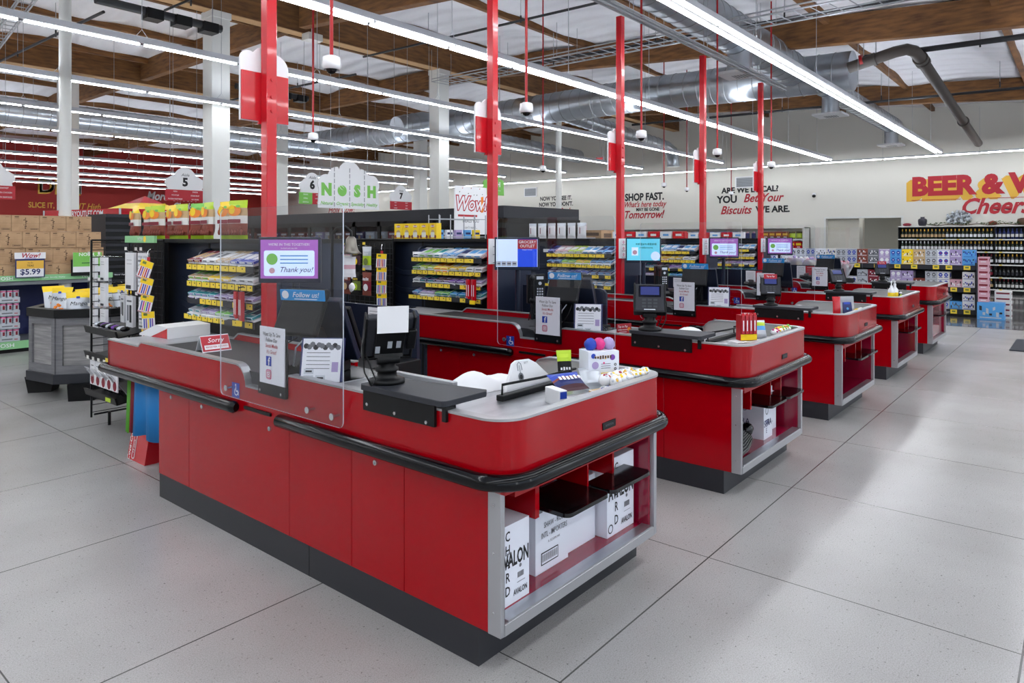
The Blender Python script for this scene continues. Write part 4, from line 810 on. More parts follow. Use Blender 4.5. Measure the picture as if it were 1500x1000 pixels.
# third counter goods
pack('jerky_bag', 'orange red snack pouch standing in the third bagging well', (lx(2, .54), ly(.18), .812), math.radians(-50), .075, .19, .03, [(1, 'red_paint')], 85)
t = thing('gift_card_stand', 'clear stand holding a dark blue card pack, third counter', 'display stand', (lx(2, .67), ly(.14), .812), math.radians(-42)); MB().prism([(-.05, 0), (.05, 0), (.05, .01), (.0, .19), (-.012, .19), (-.03, .01), (-.05, .03)], 'x', -.07, .07, 'clear_plastic').build('stand', t); m = MB(); m.M = Matrix.Translation((0, -.04, .03)) @ Matrix.Rotation(math.radians(-12), 4, 'X'); m.box((-.045, 0, 0), (.045, .01, .13), 'navy').rect((0, 0, .1), .06, .02, X3, Z3, 'fb_blue', .001).disc((0, 0, .05), .012, X3, Z3, 'sky_blue', .001, 10); m.build('blue_pack', t); MB().box((-.05, -.06, .0), (.05, -.052, .03), 'yellow').build('yellow_tag', t)
for i in range(4):
    m = MB().sph((0, 0, .025), (.035, .03, .025), 'yellow' if i < 2 else 'off_white', 12, .04).sph((0, 0, .05), .016, 'yellow' if i < 2 else 'off_white', 10); tag(m.build('toy_chick', loc=(lx(2, .80+.07*i), ly(.09), .812)), '%s small toy chick, %s along the third counter rim' % ('yellow' if i < 2 else 'cream', ORD[i]), 'toy', 'toy chicks on the third counter')
# fourth counter goods: pump bottles
for i in range(2):
    t = thing('soap_bottle', 'clear pump bottle of yellow liquid, %s on the fourth counter' % ('taller one' if i else 'shorter one'), 'bottle', (lx(3, .52+.08*i), ly(.16-.02*i), .812), 0, 'pump bottles of yellow liquid')
    MB().lathe([(0, 0), (.035, 0), (.037, .01), (.037, .1), (.03, .12), (0, .12)], (0, 0, 0), 'yellow').build('liquid', t); MB().lathe([(.0375, .1), (.036, .13), (.014, .16), (.014, .18+.02*i)], (0, 0, 0), 'white_gloss').cyl((0, 0, .18), (0, 0, .225), .006, 'white', n=8).box((-.03, -.008, .215), (.012, .008, .228), 'white').build('pump', t)
t = thing('sunglasses_case', 'green and black object leaning in the fourth bagging well', 'small goods', (lx(3, .72), ly(.12), .812), -.5); m = MB().sph((0, 0, .055), (.04, .03, .06), 'black', 14).sph((0, -.018, .05), (.025, .02, .025), 'lime', 10).sph((0, -.02, .085), (.02, .015, .015), 'white', 8); m.build('body', t)
# ================================================================== cartons in the open ends
def wine_carton(label, loc, rz, sx, sy, sz, kind, cat='carton', grp='cartons in the open end of the front counter'):
    t = thing('wine_carton', label, cat, loc, rz, grp)
    m = MB().box((0, 0, 0), (sx, sy, sz), 'carton_white'); fr = lambda a, z: V(a, 0, z)
    if kind == 'avalon':
        m.text('AVALON', sz*.26, fr(sx*.52, sz*.55), X3, Z3, 'black_ink', .03, off=.001, sx=.6*sx/.235*.35/sz); 
        for j, ch in enumerate('CHARD'): m.text(ch, sz*.17, fr(sx*.33, sz*(.86-.17*j)), X3, Z3, 'black_ink', .015, off=.001, sx=.8)
        m.text('AVALON', sz*.1, fr(sx*.72, sz*.12), X3, Z3, 'black_ink', .02, sx=.68).disc(fr(sx*.12, sz*.1), sz*.06, X3, Z3, 'black_ink', .001, 14, rin=sz*.045)
        for j in range(8): m.rect(fr(sx*(.64+.025*j), sz*.32), sx*.012, sz*.07, X3, Z3, 'black_ink', .001)
        m.rect(fr(sx*.74, sz*.23), sx*.25, .002, X3, Z3, 'grey_ink', .001).disc(fr(sx*.72, sz*.43), sz*.025, X3, Z3, 'grey_ink', .001, 8)
        m.text('VIA', sz*.07, V(0, sy*.75, sz*.17), -Y3, Z3, 'black_ink').text('NORWAY', sz*.07, V(0, sy*.65, sz*.08), -Y3, Z3, 'black_ink').text('AVALON', sz*.26, V(0, sy*.5, sz*.55), -Y3, Z3, 'black_ink', .004, sx=.5)
    elif kind == 'shaw':
        m.text('SHAW - ROSS', sz*.105, fr(sx*.56, sz*.62), X3, Z3, 'grey_ink', .004, sx=.75).text('INTL - IMPORTERS', sz*.105, fr(sx*.56, sz*.49), X3, Z3, 'grey_ink', .004, sx=.7).text('A SCION HK', sz*.05, fr(sx*.55, sz*.38), X3, Z3, 'grey_ink', .002)
        m.rect(fr(sx*.42, sz*.18), sx*.52, sz*.17, X3, Z3, 'black_ink', .001).rect(fr(sx*.42, sz*.18), sx*.48, sz*.14, X3, Z3, 'carton_white', .0015)
        for j in range(22): m.rect(fr(sx*(.2+.0205*j), sz*.185), sx*(.006+.006*(j % 3 == 0)), sz*.1, X3, Z3, 'black_ink', .002)
        m.rect(fr(sx*.15, sz*.84), sx*.1, sz*.06, X3, Z3, 'grey_ink', .001)
    elif kind == 'sera':
        m.text('SERA', sz*.16, V(0, sy*.45, sz*.32), -Y3, Z3, 'navy', .0, sx=.9).text('SERA', sz*.15, fr(sx*.5, sz*.32), X3, Z3, 'navy').disc(V(0, sy*.4, sz*.6), sz*.07, -Y3, Z3, 'grey_ink', .001, 12, rin=sz*.055).text('E', sz*.14, fr(sx*.3, sz*.16), X3, Z3, 'navy').text('SERA', sz*.19, fr(sx*.45, sz*.3), X3, Z3, 'navy').disc(fr(sx*.35, sz*.55), sz*.08, X3, Z3, 'grey_ink', .001, 12, rin=sz*.06)
    elif kind == 'green': m.rect(fr(sx/2, sz/2), sx*.99, sz*.99, X3, Z3, 'lime', .001).rect(fr(sx*.7, sz*.5), sx*.3, sz*.6, X3, Z3, 'yellow', .002)
    elif kind == 'plainmark': m.text('wine', sz*.08, fr(sx*.5, sz*.2), X3, Z3, 'grey_ink').rect(fr(sx*.5, sz*.6), sx*.15, .003, X3, Z3, 'grey_ink', .001)
    m.rect((sx/2, sy/2, sz), sx, .012, X3, Y3, 'off_white', .0006)
    m.build('box_body', t); return t
Y0 = ly(.055)
wine_carton('white AVALON wine carton standing first beside the steel post, front counter', (lx(0, .045), ly(.062), .187), 0, .19, .3, .295, 'avalon')
wine_carton('white SHAW ROSS importers carton with a barcode, set back under the black shelf', (lx(0, .35), ly(.12), .187), 0, .225, .3, .30, 'shaw')
wine_carton('plain white carton between the two lettered ones, front counter', (lx(0, .58), ly(.14), .187), 0, .235, .26, .29, 'plain')
wine_carton('white AVALON CHARD wine carton at the far side, front counter', (lx(0, .83), ly(.085), .187), 0, .235, .25, .35, 'avalon')
wine_carton('white SERA wine carton in the open end of the second counter', (lx(1, .62), ly(.09), .187), 0, .16, .33, .34, 'sera', grp='cartons in the open end of the second counter')
wine_carton('plain white carton beside the SERA carton, second counter', (lx(1, .80), ly(.14), .187), 0, .2, .3, .30, 'plainmark', grp='cartons in the open end of the second counter')
wine_carton('narrow white carton in the open end of the third counter', (lx(2, .17), Y0+.1, .187), 0, .22, .3, .33, 'plainmark', grp='cartons of the third counter')
t = thing('wine_carton', 'dark grey carton behind the white one, third counter', 'carton', (lx(2, .42), Y0+.2, .187), 0, 'cartons of the third counter'); MB().box((0, 0, 0), (.24, .25, .33), 'dark_grey').build('box_body', t)
wine_carton('white and blue carton next to the steel post, fourth counter', (lx(3, .10), Y0+.02, .187), 0, .16, .28, .33, 'plainmark', grp='cartons of the fourth counter')
wine_carton('pale green and yellow carton in the open end of the fourth counter', (lx(3, .34), Y0+.1, .187), 0, .26, .28, .31, 'green', grp='cartons of the fourth counter')
t = thing('door_panel', 'dark red panel closing the open end of the fifth counter', 'panel', (lx(4, .55), ly(.045), .4)); MB().box((-.5, -.006, -.205), (.5, .006, .06), 'red_deep').box((-.5, -.006, .07), (.5, .006, .21), 'red_deep').build('panel_face', t)
t = thing('black_bag_pile', 'folded black plastic bags heaped before the white carton, second counter', 'bags', (lx(1, .22), ly(.12), .187))
m = MB()
for i in range(9): m.tube([(-.14, -.05+.012*i, .012+.011*i), (.05, -.04+.01*i, .02+.012*i), (.2+.01*i, -.02+.008*i, .05+.008*i)], [.02, .022, .014], 'black_gloss', 7)
m.sph((.24, .02, .1), (.05, .04, .04), 'black_gloss', 10, .15); m.build('folded_bags', t)
for o in ('niche',): pass
# ================================================================== candy racks and cabinets, one per lane
def make_cabinet():
    t = thing('display_cabinet', '', 'cabinet', (2.57, 4.12, 0), 0, 'dark display cabinets behind the belts')
    m = MB(); m.box((0, .0, 0), (.5, 2.36, 1.50), 'navy_metal').box((-.002, .96, 0), (0, .99, 1.5), 'black'); m.build('body', t, bevel=.005)
    m = MB(); 
    for z in (.62, .80, .98, 1.16): m.prism([(1.02, z), (1.28, z), (1.40, z+.03), (1.40, z+.08), (1.28, z+.05), (1.02, z+.05)], 'x', -.012, 0, 'navy_metal')
    m.build('embossed_rib', t, bevel=.004); MB().box((-.08, -.02, 1.50), (.5, 2.40, 1.53), 'black').build('top_ledge', t)
    MB().box((-.006, .99, 1.36), (-.0005, 1.12, 1.40), 'white').build('paper_label', t); return t
def make_rack():
    t = thing('candy_rack', '', 'candy rack', (2.57, 4.12, 0), 0, 'black four-shelf candy racks beside the belts')
    for y in (.0, .93):
        pts = [(-.01, .935), (-.11, .935), (-.11, 1.40)]+[(-.11+.09*(1-math.cos(a)), 1.40+.06*math.sin(a)) for a in (.4, .8, 1.2, 1.57)]+[(-.01, 1.46)]
        MB().prism([(q[0], q[1]) for q in pts[::-1]], 'y', y-.012, y+.012, 'navy_metal').build('side_frame', t)
    MB().box((-.012, 0, .45), (-.004, .93, 1.46), 'black').build('back_panel', t)
    for i, z in enumerate((1.355, 1.235, 1.115, .995)):
        m = MB(); m.prism([(-.19, z-.012), (-.01, z+.028), (-.01, z+.036), (-.19, z-.004)][::-1], 'y', .012, .918, 'black'); s = m.build('shelf', t)
        m = MB(); m.box((-.196, .012, z-.045), (-.19, .918, z-.002), 'dark_grey'); y = .02
        while y < .86:
            w_ = R.choice((.075, .085, .1, .12))
            if R.random() < .85: m.rect((-.196, y+w_/2, z-.024), w_-.008, .036, -Y3, Z3, 'yellow_tag', .0015).rect((-.196, y+w_*.35, z-.02), .012, .01, -Y3, Z3, 'black_ink', .0025)
            y += w_
        m.build('price_strip', s)
    return t
CAB, RK = make_cabinet(), make_rack()
CAB['label'] = 'tall dark cabinet with pressed ribs behind the front belt, fruit snack bags on top'; RK['label'] = 'candy rack with yellow price strips behind the front belt, under the screen'
RKL = ['second candy rack, against the red post of the second lane', 'third candy rack, in front of the third red post', 'fourth candy rack, beside the turquoise screen', 'fifth candy rack, beside the purple screen']
CBL = ['dark ribbed cabinet with yellow cracker boxes on top', 'dark grey cabinet with white pouches on top', 'dark cabinet of the fourth lane behind the turquoise screen', 'dark cabinet of the fifth lane behind a purple screen']
for k in range(1, 5): dup(RK, (2.57+PITCH*k, 4.12, 0), label=RKL[k-1]); dup(CAB, (2.57+PITCH*k, 4.12, 0), label=CBL[k-1])
# candy packets: prototypes per colour pair, copied
PC = {}
def packet(c1, c2):
    if (c1, c2) not in PC:
        m = MB(); m.M = Matrix.Translation((0, 0, .012)) @ Matrix.Rotation(math.radians(-19), 4, 'Y')
        for q in range(2):
            dx, dy, z0 = R.uniform(-.012, .012), R.uniform(-.006, .006), .023*q-.008
            m.box((-.095+dx, -.044+dy, z0), (.09+dx, .044+dy, z0+.02), c1 if q else 'white'); m.rect((-.0+dx, dy, z0+.02), .09, .07, X3, Y3, c2, .0008).rect((-.055+dx, dy, z0+.02), .05, .012, Y3, -X3, 'white', .0012).rect((-.095+dx, dy, z0+.01), .06, .01, -Y3, Z3, c2, .0008)
        PC[(c1, c2)] = m.build('candy_packet', bevel=.002, seg=1); return PC[(c1, c2)], True
    return PC[(c1, c2)], False
PAL = [[('white', 'sky_blue'), ('silver_pack', 'navy'), ('sky_blue', 'white'), ('white', 'teal'), ('silver_pack', 'nosh_green'), ('white', 'navy')], [('white', 'grey_ink'), ('yellow', 'white'), ('yellow', 'orange'), ('lime', 'white'), ('deep_green', 'nosh_green')], [('lilac', 'silver_pack'), ('purple', 'lilac'), ('dark_food', 'lilac'), ('navy', 'teal'), ('silver_pack', 'grey_ink')], [('teal', 'sky_blue'), ('label_blue', 'teal'), ('nosh_green', 'teal'), ('lilac', 'silver_pack'), ('sky_blue', 'lilac')]]
PALR = {0: [[('fb_blue', 'white'), ('tan', 'white'), ('white', 'grey_ink'), ('maroon', 'tan')], [('white', 'grey_ink'), ('yellow', 'white'), ('tan', 'nosh_green')], [('lilac', 'dark_food'), ('teal', 'lilac')], [('teal', 'navy'), ('nosh_green', 'silver_pack'), ('lilac', 'silver_pack'), ('silver_pack', 'teal')]], 2: [[('sky_blue', 'navy'), ('white', 'sky_blue'), ('lime', 'white'), ('pink', 'white'), ('fb_blue', 'navy')], [('sky_blue', 'grey_ink'), ('yellow', 'lime'), ('nosh_green', 'lime'), ('sky_blue', 'navy')], [('navy', 'sky_blue'), ('fb_blue', 'grey_ink'), ('navy', 'white')], [('silver_pack', 'sky_blue'), ('sky_blue', 'white'), ('teal', 'white')]]}
for k in range(5):
    for i, z in enumerate((1.355, 1.235, 1.115, .995)):
        pal = PALR.get(k, PAL)[i]; n = 9
        for j in range(n):
            c1, c2 = pal[int(j*len(pal)/n)]; o, new = packet(c1, c2); nm = {'fb_blue': 'blue', 'silver_pack': 'silver', 'label_blue': 'bright blue', 'nosh_green': 'green', 'grey_ink': 'grey', 'dark_food': 'dark purple', 'sky_blue': 'sky blue', 'deep_green': 'dark green'}
            if not new: o = o.copy(); COL.objects.link(o)
            o.location = (2.57+PITCH*k-.10, 4.12+.065+.1*j, z+.014); o.rotation_euler = (0, 0, R.uniform(-.12, .12))
            tag(o, '%s and %s candy packet, %s shelf of %s candy rack, %s from lane post' % (nm.get(c1, c1), nm.get(c2, c2), ORD[i], ORD[k], ORD[j]), 'candy', 'candy packets on the %s candy rack' % ORD[k])
# red stick packs hanging on the racks
def clip_bags(k, label, y, z, cols, x=-.24):
    t = thing('hanging_candy_strip', label, 'candy', (2.57+PITCH*k+x, 4.12+y, z), 0, 'red hanging candy clips'); m = MB()
    for j in range(4): m.box((-.012+.008*(j % 2), -.055+.03*j, -.17+.008*j), (.012, -.033+.03*j, .02), cols[j % len(cols)]).rect((-.012+.008*(j % 2), -.044+.03*j, -.08), .007, .1, -Y3, Z3, 'white', .001)
    m.build('stick_packs', t); MB().box((-.018, -.06, -.2), (-.008, .0, -.165), 'yellow').build('price_tag', t); MB().tube([(0, 0, .02), (0, 0, .045), (.035, 0, .05)], .004, 'black', 6).build('clip', t)
clip_bags(0, 'bundle of red stick candy clipped to the front candy rack', .12, 1.17, ['red_ink', 'maroon', 'red_paint'])
clip_bags(1, 'bundle of red stick candy clipped to the second candy rack', .1, 1.15, ['red_paint', 'red_ink'])
# goods on top of the cabinets
def pouch(name, label, loc, rz, w_, h_, d_, bands, group, txt=None, cat='pouch', tc='white', extra=None):
    t = thing(name, label, cat, loc, rz, group); m = MB(); m.pillow((0, 0, h_/2), w_, h_, d_, -Y3, Z3, bands)
    if txt: m.text(txt, w_*.24*(5/max(4, len(txt))), (-d_/2-.001, 0, h_*.52), -Y3, Z3, tc, .012)
    if extra: extra(m, w_, h_, d_)
    m.build('bag', t); return t
def dates(m, w_, h_, d_):
    m.disc((-d_/2*.98, 0, h_*.72), w_*.36, -Y3, Z3, 'orange', .001, 16, ry=h_*.13).disc((-d_/2*.98, w_*.12, h_*.76), w_*.16, -Y3, Z3, 'yellow', .002, 12).disc((-d_/2*.98, -w_*.2, h_*.84), w_*.12, -Y3, Z3, 'nosh_green', .002, 10, ry=.01)
    m.rect((-d_/2-.001, 0, h_*.46), w_*.7, h_*.10, -Y3, Z3, 'maroon', .001, .006)
    for a in range(9): m.sph((-d_/2*.75, -w_*.32+w_*.08*a, h_*(.18+.09*(a % 2))), (.008, .018, .022), 'brown_food', 6)
for i in range(9):
    c = [('yellow', 'lime'), ('lime', 'gold'), ('lime', 'olive'), ('yellow', 'orange'), ('lime', 'orange'), ('nosh_green', 'tan'), ('lime', 'nosh_green'), ('yellow', 'gold'), ('lime', 'yellow')][i]
    pouch('dried_fruit_pouch', '%s pouch of brown dried fruit with %s top, %s on the front cabinet' % (c[1], c[0], ORD[i]), (2.55+.03*(i % 2), 6.36-.215*i, 1.53), math.radians(8*(i % 3-1)), .205, .275, .07, [(.1, 'lime'), (.40, 'brown_food'), (.56, 'off_white'), (.8, 'tan'), (1, c[0])], 'dried fruit pouches on the front cabinet', extra=dates)
for i in range(5):
    t = thing('cracker_box', 'bright yellow cracker box with a red badge, %s on the second cabinet' % ORD[i], 'box', (4.80, 5.52-.128*i, 1.53), math.radians(-6 if i == 4 else 2), 'yellow cracker boxes on the second cabinet')
    m = MB().box((0, -.06, 0), (.06, .06, .155), 'yellow'); m.disc((0, 0, .125), .03, -Y3, Z3, 'red_ink', .001, 16, ry=.013).disc((0, 0, .06), .03, -Y3, Z3, 'tan', .001, 16).rect((0, .0, .04), .06, .05, -Y3, Z3, 'off_white', .002, .01).disc((0, .04, .02), .018, -Y3, Z3, 'brown_food', .001, 10).disc((0, -.04, .02), .018, -Y3, Z3, 'brown_food', .001, 10); m.text('crisp', .022, (0, 0, .125), -Y3, Z3, 'white', .01, off=.002)
    m.build('carton', t)
for i in range(6): pouch('white_pouch', 'white and silver snack pouch, %s on top of the third cabinet' % ORD[i], (6.98, 5.45-.15*i, 1.53), math.radians(10*(i % 2)), .12, .19, .04, [(.8, 'white'), (1, 'silver_pack')], 'white pouches on the third cabinet', extra=lambda m, w_, h_, d_: m.rect((-d_/2, w_*.15, h_*.5), .01, h_*.4, -Y3, Z3, 'maroon', .001))
for k in (3, 4):
    for i in range(6): 
        t = thing('snack_box', '%s snack carton, %s on the %s cabinet' % (['orange red', 'white'][(i+k) % 2], ORD[i], ORD[k]), 'box', (2.6+PITCH*k, 5.5-.2*i, 1.53), 0, 'cartons on the %s cabinet' % ORD[k]); MB().box((0, -.09, 0), (.1, .09, .10), ['red_paint', 'white'][(i+k) % 2]).rect((0, 0, .05), .09, .03, -Y3, Z3, ['white', 'sky_blue'][(i+k) % 2], .001).build('carton', t)
# green counter strip of the front cabinet
m = MB().box((2.36, 5.55, 1.50), (2.38, 6.1, 1.555), 'shelf_green').text('NOSH', .035, (2.36, 5.8, 1.528), -Y3, Z3, 'white', .01); m.disc((2.36, 5.72, 1.528), .025, -Y3, Z3, 'yellow', .001, 12); tag(m.build('shelf_edge_strip'), 'green edge strip with a yellow dot under the dried fruit pouches', 'shelf strip')
# long black ledge carrying overflow
# ================================================================== peg racks with hanging packs
def pegrack(k, goods):
    x0 = 2.38+PITCH*k; yb = (5.60, 5.42)[k]; t = thing('peg_rack', ('black wire peg rack of phone accessories at the end of the front lane', 'black peg rack of dried fruit bags behind the second lane')[k], 'rack', (x0, yb, 0))
    if k: t.scale = (1, 1.15, 1)
    m = MB(); m.box((.08, 0, .12), (.11, .62, 1.50), 'black')
    for j in range(23): m.tube([(.075, .0, .2+.056*j), (.075, .62, .2+.056*j)], .003, 'dark_grey', 4)
    for j in range(9): m.tube([(.07, .03+.07*j, .15), (.07, .03+.07*j, 1.48)], .003, 'dark_grey', 4)
    m.build('grid_back', t); m = MB()
    for a, b in ((-.22, .64), (.07, .64), (.07, -.01)): m.tube([(a, b, .08), (a, b, 1.52)], .008, 'black', 6)
    for j in range(24): m.tube([(-.22, .64, .12+.06*j), (.07, .64, .12+.06*j)], .003, 'black', 4)
    m.tube([(-.22, .64, 1.52), (.07, .64, 1.52), (.07, -.01, 1.52)], .008, 'black', 6).tube([(-.2, 0, .1), (.07, 0, .1), (.07, .64, .1), (-.2, .64, .1)], .008, 'black', 6)
    for a, b in ((-.1, .02), (.07, .02), (.07, .6), (-.1, .6)): m.cyl((a, b, 0), (a, b, .11), .012, 'black', n=8)
    m.build('wire_frame', t)
    if k == 0:
        for z in (.30, .60, .80):
            m = MB().prism([(-.27, z-.02), (.06, z+.03), (.06, z+.04), (-.26, z-.01), (-.27, z+.035), (-.285, z+.035)], 'y', .0, .62, 'black')
            if z < .7: m.rect((-.285, .12, z+.01), .1, .03, -Y3, Z3, 'yellow_tag' if z > .4 else 'lime', .002)
            m.build('tray_shelf', t)
    return t
pegrack(0, None); pegrack(1, None)
def pegged(name, label, x, y, z, w_, h_, col, group, kind):
    """z = hook height; pack hangs below facing -x"""
    t = thing(name, label, 'hanging pack', (x, y, z), 0, group)
    MB().tube([(.14, 0, .0), (-.02, 0, .01), (-.035, 0, .03)], .003, 'chrome', 5).build('hook', t); MB().box((-.04, -.02, .02), (-.037, .02, .045), 'yellow_tag' if kind == 'bag' else 'off_white').build('price_flag', t)
    m = MB()
    if kind == 'bag': m.pillow((0, 0, -h_/2), w_, h_, .03, -Y3, Z3, [(.15, col[0]), (.55, col[1]), (1, col[0])]).text(col[2], w_*.3, (-.017, 0, -h_*.3), -Y3, Z3, 'yellow_tag' if col[0] == 'black' else 'white', .01).disc((-.017, 0, -h_*.65), w_*.25, -Y3, Z3, col[3], .001, 12)
    elif kind == 'phone': m.box((-.012, -w_/2, -h_), (.012, w_/2, 0), 'white').rect((-.012, -w_*.18, -h_*.5), w_*.3, h_*.5, -Y3, Z3, 'black_ink', .001, .005).rect((-.012, w_*.2, -h_*.48), w_*.26, h_*.45, -Y3, Z3, 'mid_grey', .001, .005).rect((-.012, 0, -h_*.14), w_*.7, h_*.05, -Y3, Z3, 'grey_ink', .001)
    elif kind == 'case': m.box((-.012, -w_/2, -h_), (.012, w_/2, 0), 'white_gloss').rect((-.012, 0, -h_*.3), w_*.6, .003, -Y3, Z3, 'grey_ink', .001).rect((-.012, w_*.1, -h_*.92), w_*.6, h_*.1, -Y3, Z3, 'dark_grey', .001).rect((-.012, 0, -h_*.2), w_*.6, .003, -Y3, Z3, 'grey_ink', .001)
    elif kind == 'cable': 
        m.box((-.005, -w_/2, -h_), (.005, w_/2, 0), 'white'); 
        for j in range(8): m.rect((-.005, 0, -h_*(.1+.11*j)), w_*.8, h_*.05, -Y3, Z3, 'grey_ink' if j % 2 else 'silver_pack', .001)
        m.rect((-.005, -w_*.2, -h_*.5), .004, h_*.8, -Y3, Z3, 'black_ink', .003)
    elif kind == 'specs': m.sph((0, 0, -h_*.4), (.02, w_*.45, h_*.3), 'white_gloss', 10).sph((-.012, 0, -h_*.6), (.012, w_*.3, h_*.18), 'black_gloss', 8)
    elif kind == 'lashes': m.box((-.004, -w_/2, -h_), (.004, w_/2, 0), 'white').disc((-.004, 0, -h_*.78), w_*.34, -Y3, Z3, 'maroon', .001, 12, ry=h_*.2).rect((-.004, 0, -h_*.2), w_*.5, .006, -Y3, Z3, 'black_ink', .001)
    m.build('pack', t); return t
G0 = 'phone accessories hung on the front peg rack'
for i, (y, z, w_, h_, kd, l) in enumerate(((5.93, 1.42, .16, .30, 'case', 'plain white phone case pack'), (5.74, 1.42, .10, .30, 'cable', 'silver cable pack'), (5.65, 1.42, .09, .30, 'cable', 'slim silver cable pack'), (5.93, 1.05+.02, .13, .28, 'phone', 'white pack with two phone screens'), (6.07, 1.07, .07, .22, 'phone', 'narrow white earphone pack'), (5.73, 1.07, .08, .26, 'cable', 'dark striped cable pack'))):
    pegged('accessory_pack', '%s hanging on the %s row of the front peg rack' % (l, 'upper' if z > 1.2 else 'lower'), 2.34, y, z, w_, h_, None, G0, kd)
for i in range(6): pegged('cable_stack', 'white coiled cable packs, %s on the outer wire side of the peg rack' % ORD[i], 2.20+.03*(i % 2), 6.30-.13*(i % 2), 1.38-.21*(i//2*1.0), .11, .19, None, 'cable packs on the wire side', 'case')
for i in range(5): pegged('cosmetic_pack', 'white card pack with a dark pink oval, %s above the lowest tray' % ORD[i], 2.13, 5.68+.11*i, .56, .10, .19, None, 'white card packs with pink ovals', 'lashes')
for i in range(4):
    t = thing('scissors_pack', 'clear pack with black handled scissors, %s in the lowest tray of the peg rack' % ORD[i], 'scissors', (2.2, 5.70+.14*i, .35), 0, 'scissors in the lowest tray'); m = MB(); m.M = Matrix.Rotation(math.radians(-35), 4, 'Y')
    m.box((-.004, -.045, -.06), (.0, .045, .2), 'clear_plastic'); m.build('clear_card', t); m = MB(); m.M = Matrix.Rotation(math.radians(-35), 4, 'Y')
    for s_ in (-1, 1): m.tube([(-.012, .022*s_+.02*math.cos(a), .0+.035*math.sin(a)) for a in [2*math.pi*q/10 for q in range(11)]], .007, 'black', 6)
    m.box((-.014, -.008, .04), (-.006, .008, .18), 'steel'); m.build('scissors', t)
for i in range(5):
    t = thing('sunglasses', 'dark sunglasses with glittery clear wrap, %s in the upper tray of the peg rack' % ORD[i], 'sunglasses', (2.18, 5.66+.11*i, .845), R.uniform(-.3, .3), 'wrapped sunglasses in the upper tray'); MB().sph((0, -.02, 0), (.04, .024, .02), 'black_gloss', 10).sph((0, .025, 0), (.04, .024, .02), 'purple' if i % 2 else 'silver_pack', 10).build('lenses', t)
G1 = 'dried fruit bags on the second peg rack'
x1 = 4.52
for i, (y, z, col, l) in enumerate(((5.96, 1.48, ('pink', 'off_white', 'yum', 'red_ink'), 'pink and white bag'), (5.79, 1.48, ('black', 'dark_food', 'bare', 'yellow'), 'black bare bag with a yellow banana slice'), (5.62, 1.48, ('silver_pack', 'lime', 'bare', 'olive'), 'silver and green bag'), (5.96, 1.22, ('brown_food', 'dark_food', 'coco', 'tan'), 'brown bag'), (5.79, 1.22, ('black', 'olive', 'bare', 'lime'), 'black bare bag with green kiwi slices'), (5.62, 1.22, ('brown_food', 'maroon', 'coco', 'white'), 'reddish brown bag'))):
    pegged('fruit_chip_bag', '%s, %s row of the second peg rack' % (l, 'upper' if z > 1.3 else 'lower'), x1-.05, y, z-.03, .145, .235, col, G1, 'bag')
# strips of lighter/crayon cards
def card_strip(label, x, y, z, n, tilt):
    t = thing('clip_strip', label, 'hanging strip', (x, y, z), math.radians(38), 'hanging strips of colourful card packs'); MB().tube([(0, 0, .03), (-.01, 0, .07), (.02, 0, .09), (.07, 0, .085)], .004, 'chrome', 6).box((0, -.012, -.13*n), (.003, .012, .03), 'red_ink').build('strip', t)
    for i in range(n):
        m = MB(); m.M = Matrix.Translation((-.008, 0, -.13*i)) @ Matrix.Rotation(tilt*(n-i)/n*(1 if i < 3 else -.3), 4, 'X'); m.box((0, -.05, -.14), (.004, .05, 0), 'white').rect((0, 0, -.025), .1, .05, -Y3, Z3, 'yellow', .001).rect((0, .02, -.02), .03, .02, -Y3, Z3, 'olive', .002)
        cs = [('red_paint', 'purple', 'orange'), ('orange', 'fb_blue', 'purple'), ('fb_blue', 'pink_ink', 'lime'), ('fb_blue', 'purple', 'yellow'), ('red_ink', 'purple', 'fb_blue')][i % 5]
        for j in range(5): m.rect((0, .032-.016*j, -.09), .009, .075, -Y3, Z3, cs[j % 3], .002)
        m.rect((0, 0, -.136), .1, .008, -Y3, Z3, 'pink', .002)
        m.build('card_pack', t)
card_strip('strip of colourful candle packs hanging beside the front peg rack, top ones tilted', 2.33, 5.58, 1.36, 6, .35)
card_strip('strip of colourful candle packs hanging beside the second peg rack', 4.48, 5.40, 1.38, 5, .05)
# goods below the belt overhang
t = thing('towel_bundle', 'blue fabric hanging under the overhanging end of the front counter', 'towels', (1.92, 4.58, 0), 0)
for i, (c, y0, z0) in enumerate((('blue_cloth', -.26, .26), ('maroon', .22, .27), ('bag_green', .28, .26))):
    m = MB(); w_ = .47 if i == 0 else .05; n = 16; vs = []
    for j in range(2):
        for q in range(n+1):
            yy = y0+w_*q/n; xx = -.02*math.sin(q*.9+i)*(.3 if j else 1)-.03*i*0
            vs.append((xx, yy, (.62 if j else z0)+(0 if j else .01*math.sin(q*.7))))
    vs2 = [(v[0]+.05, v[1], v[2]) for v in vs]; b = n+1
    fs = [(q, q+1, b+q+1, b+q) for q in range(n)]; fs2 = [tuple(2*b+x for x in f)[::-1] for f in fs]
    m.add(vs+vs2, fs+fs2+[(q, 2*b+q, 2*b+q+1, q+1) for q in range(n)]+[(b+q, b+q+1, 3*b+q+1, 3*b+q) for q in range(n)]+[(0, b, 3*b, 2*b), (n, 2*b+n, 3*b+n, b+n)], c, True); m.build(('blue_cloth', 'maroon_cloth', 'green_bag')[i], t)
MB().tube([(.02, -.25, .63), (.02, .3, .63)], .008, 'black', 6).tube([(.02, -.25, .63), (.02, -.25, .655)], .005, 'black', 5).build('hang_bar', t)
t = thing('soda_crate_box', 'red soft drink carton standing under the blue fabric, front counter', 'box', (2.22, 5.02, 0)); m = MB(); m.prism([(-.2, 0), (.2, 0), (.17, .19), (-.17, .19)], 'y', -.12, .16, 'red_paint'); m.build('carton', t)
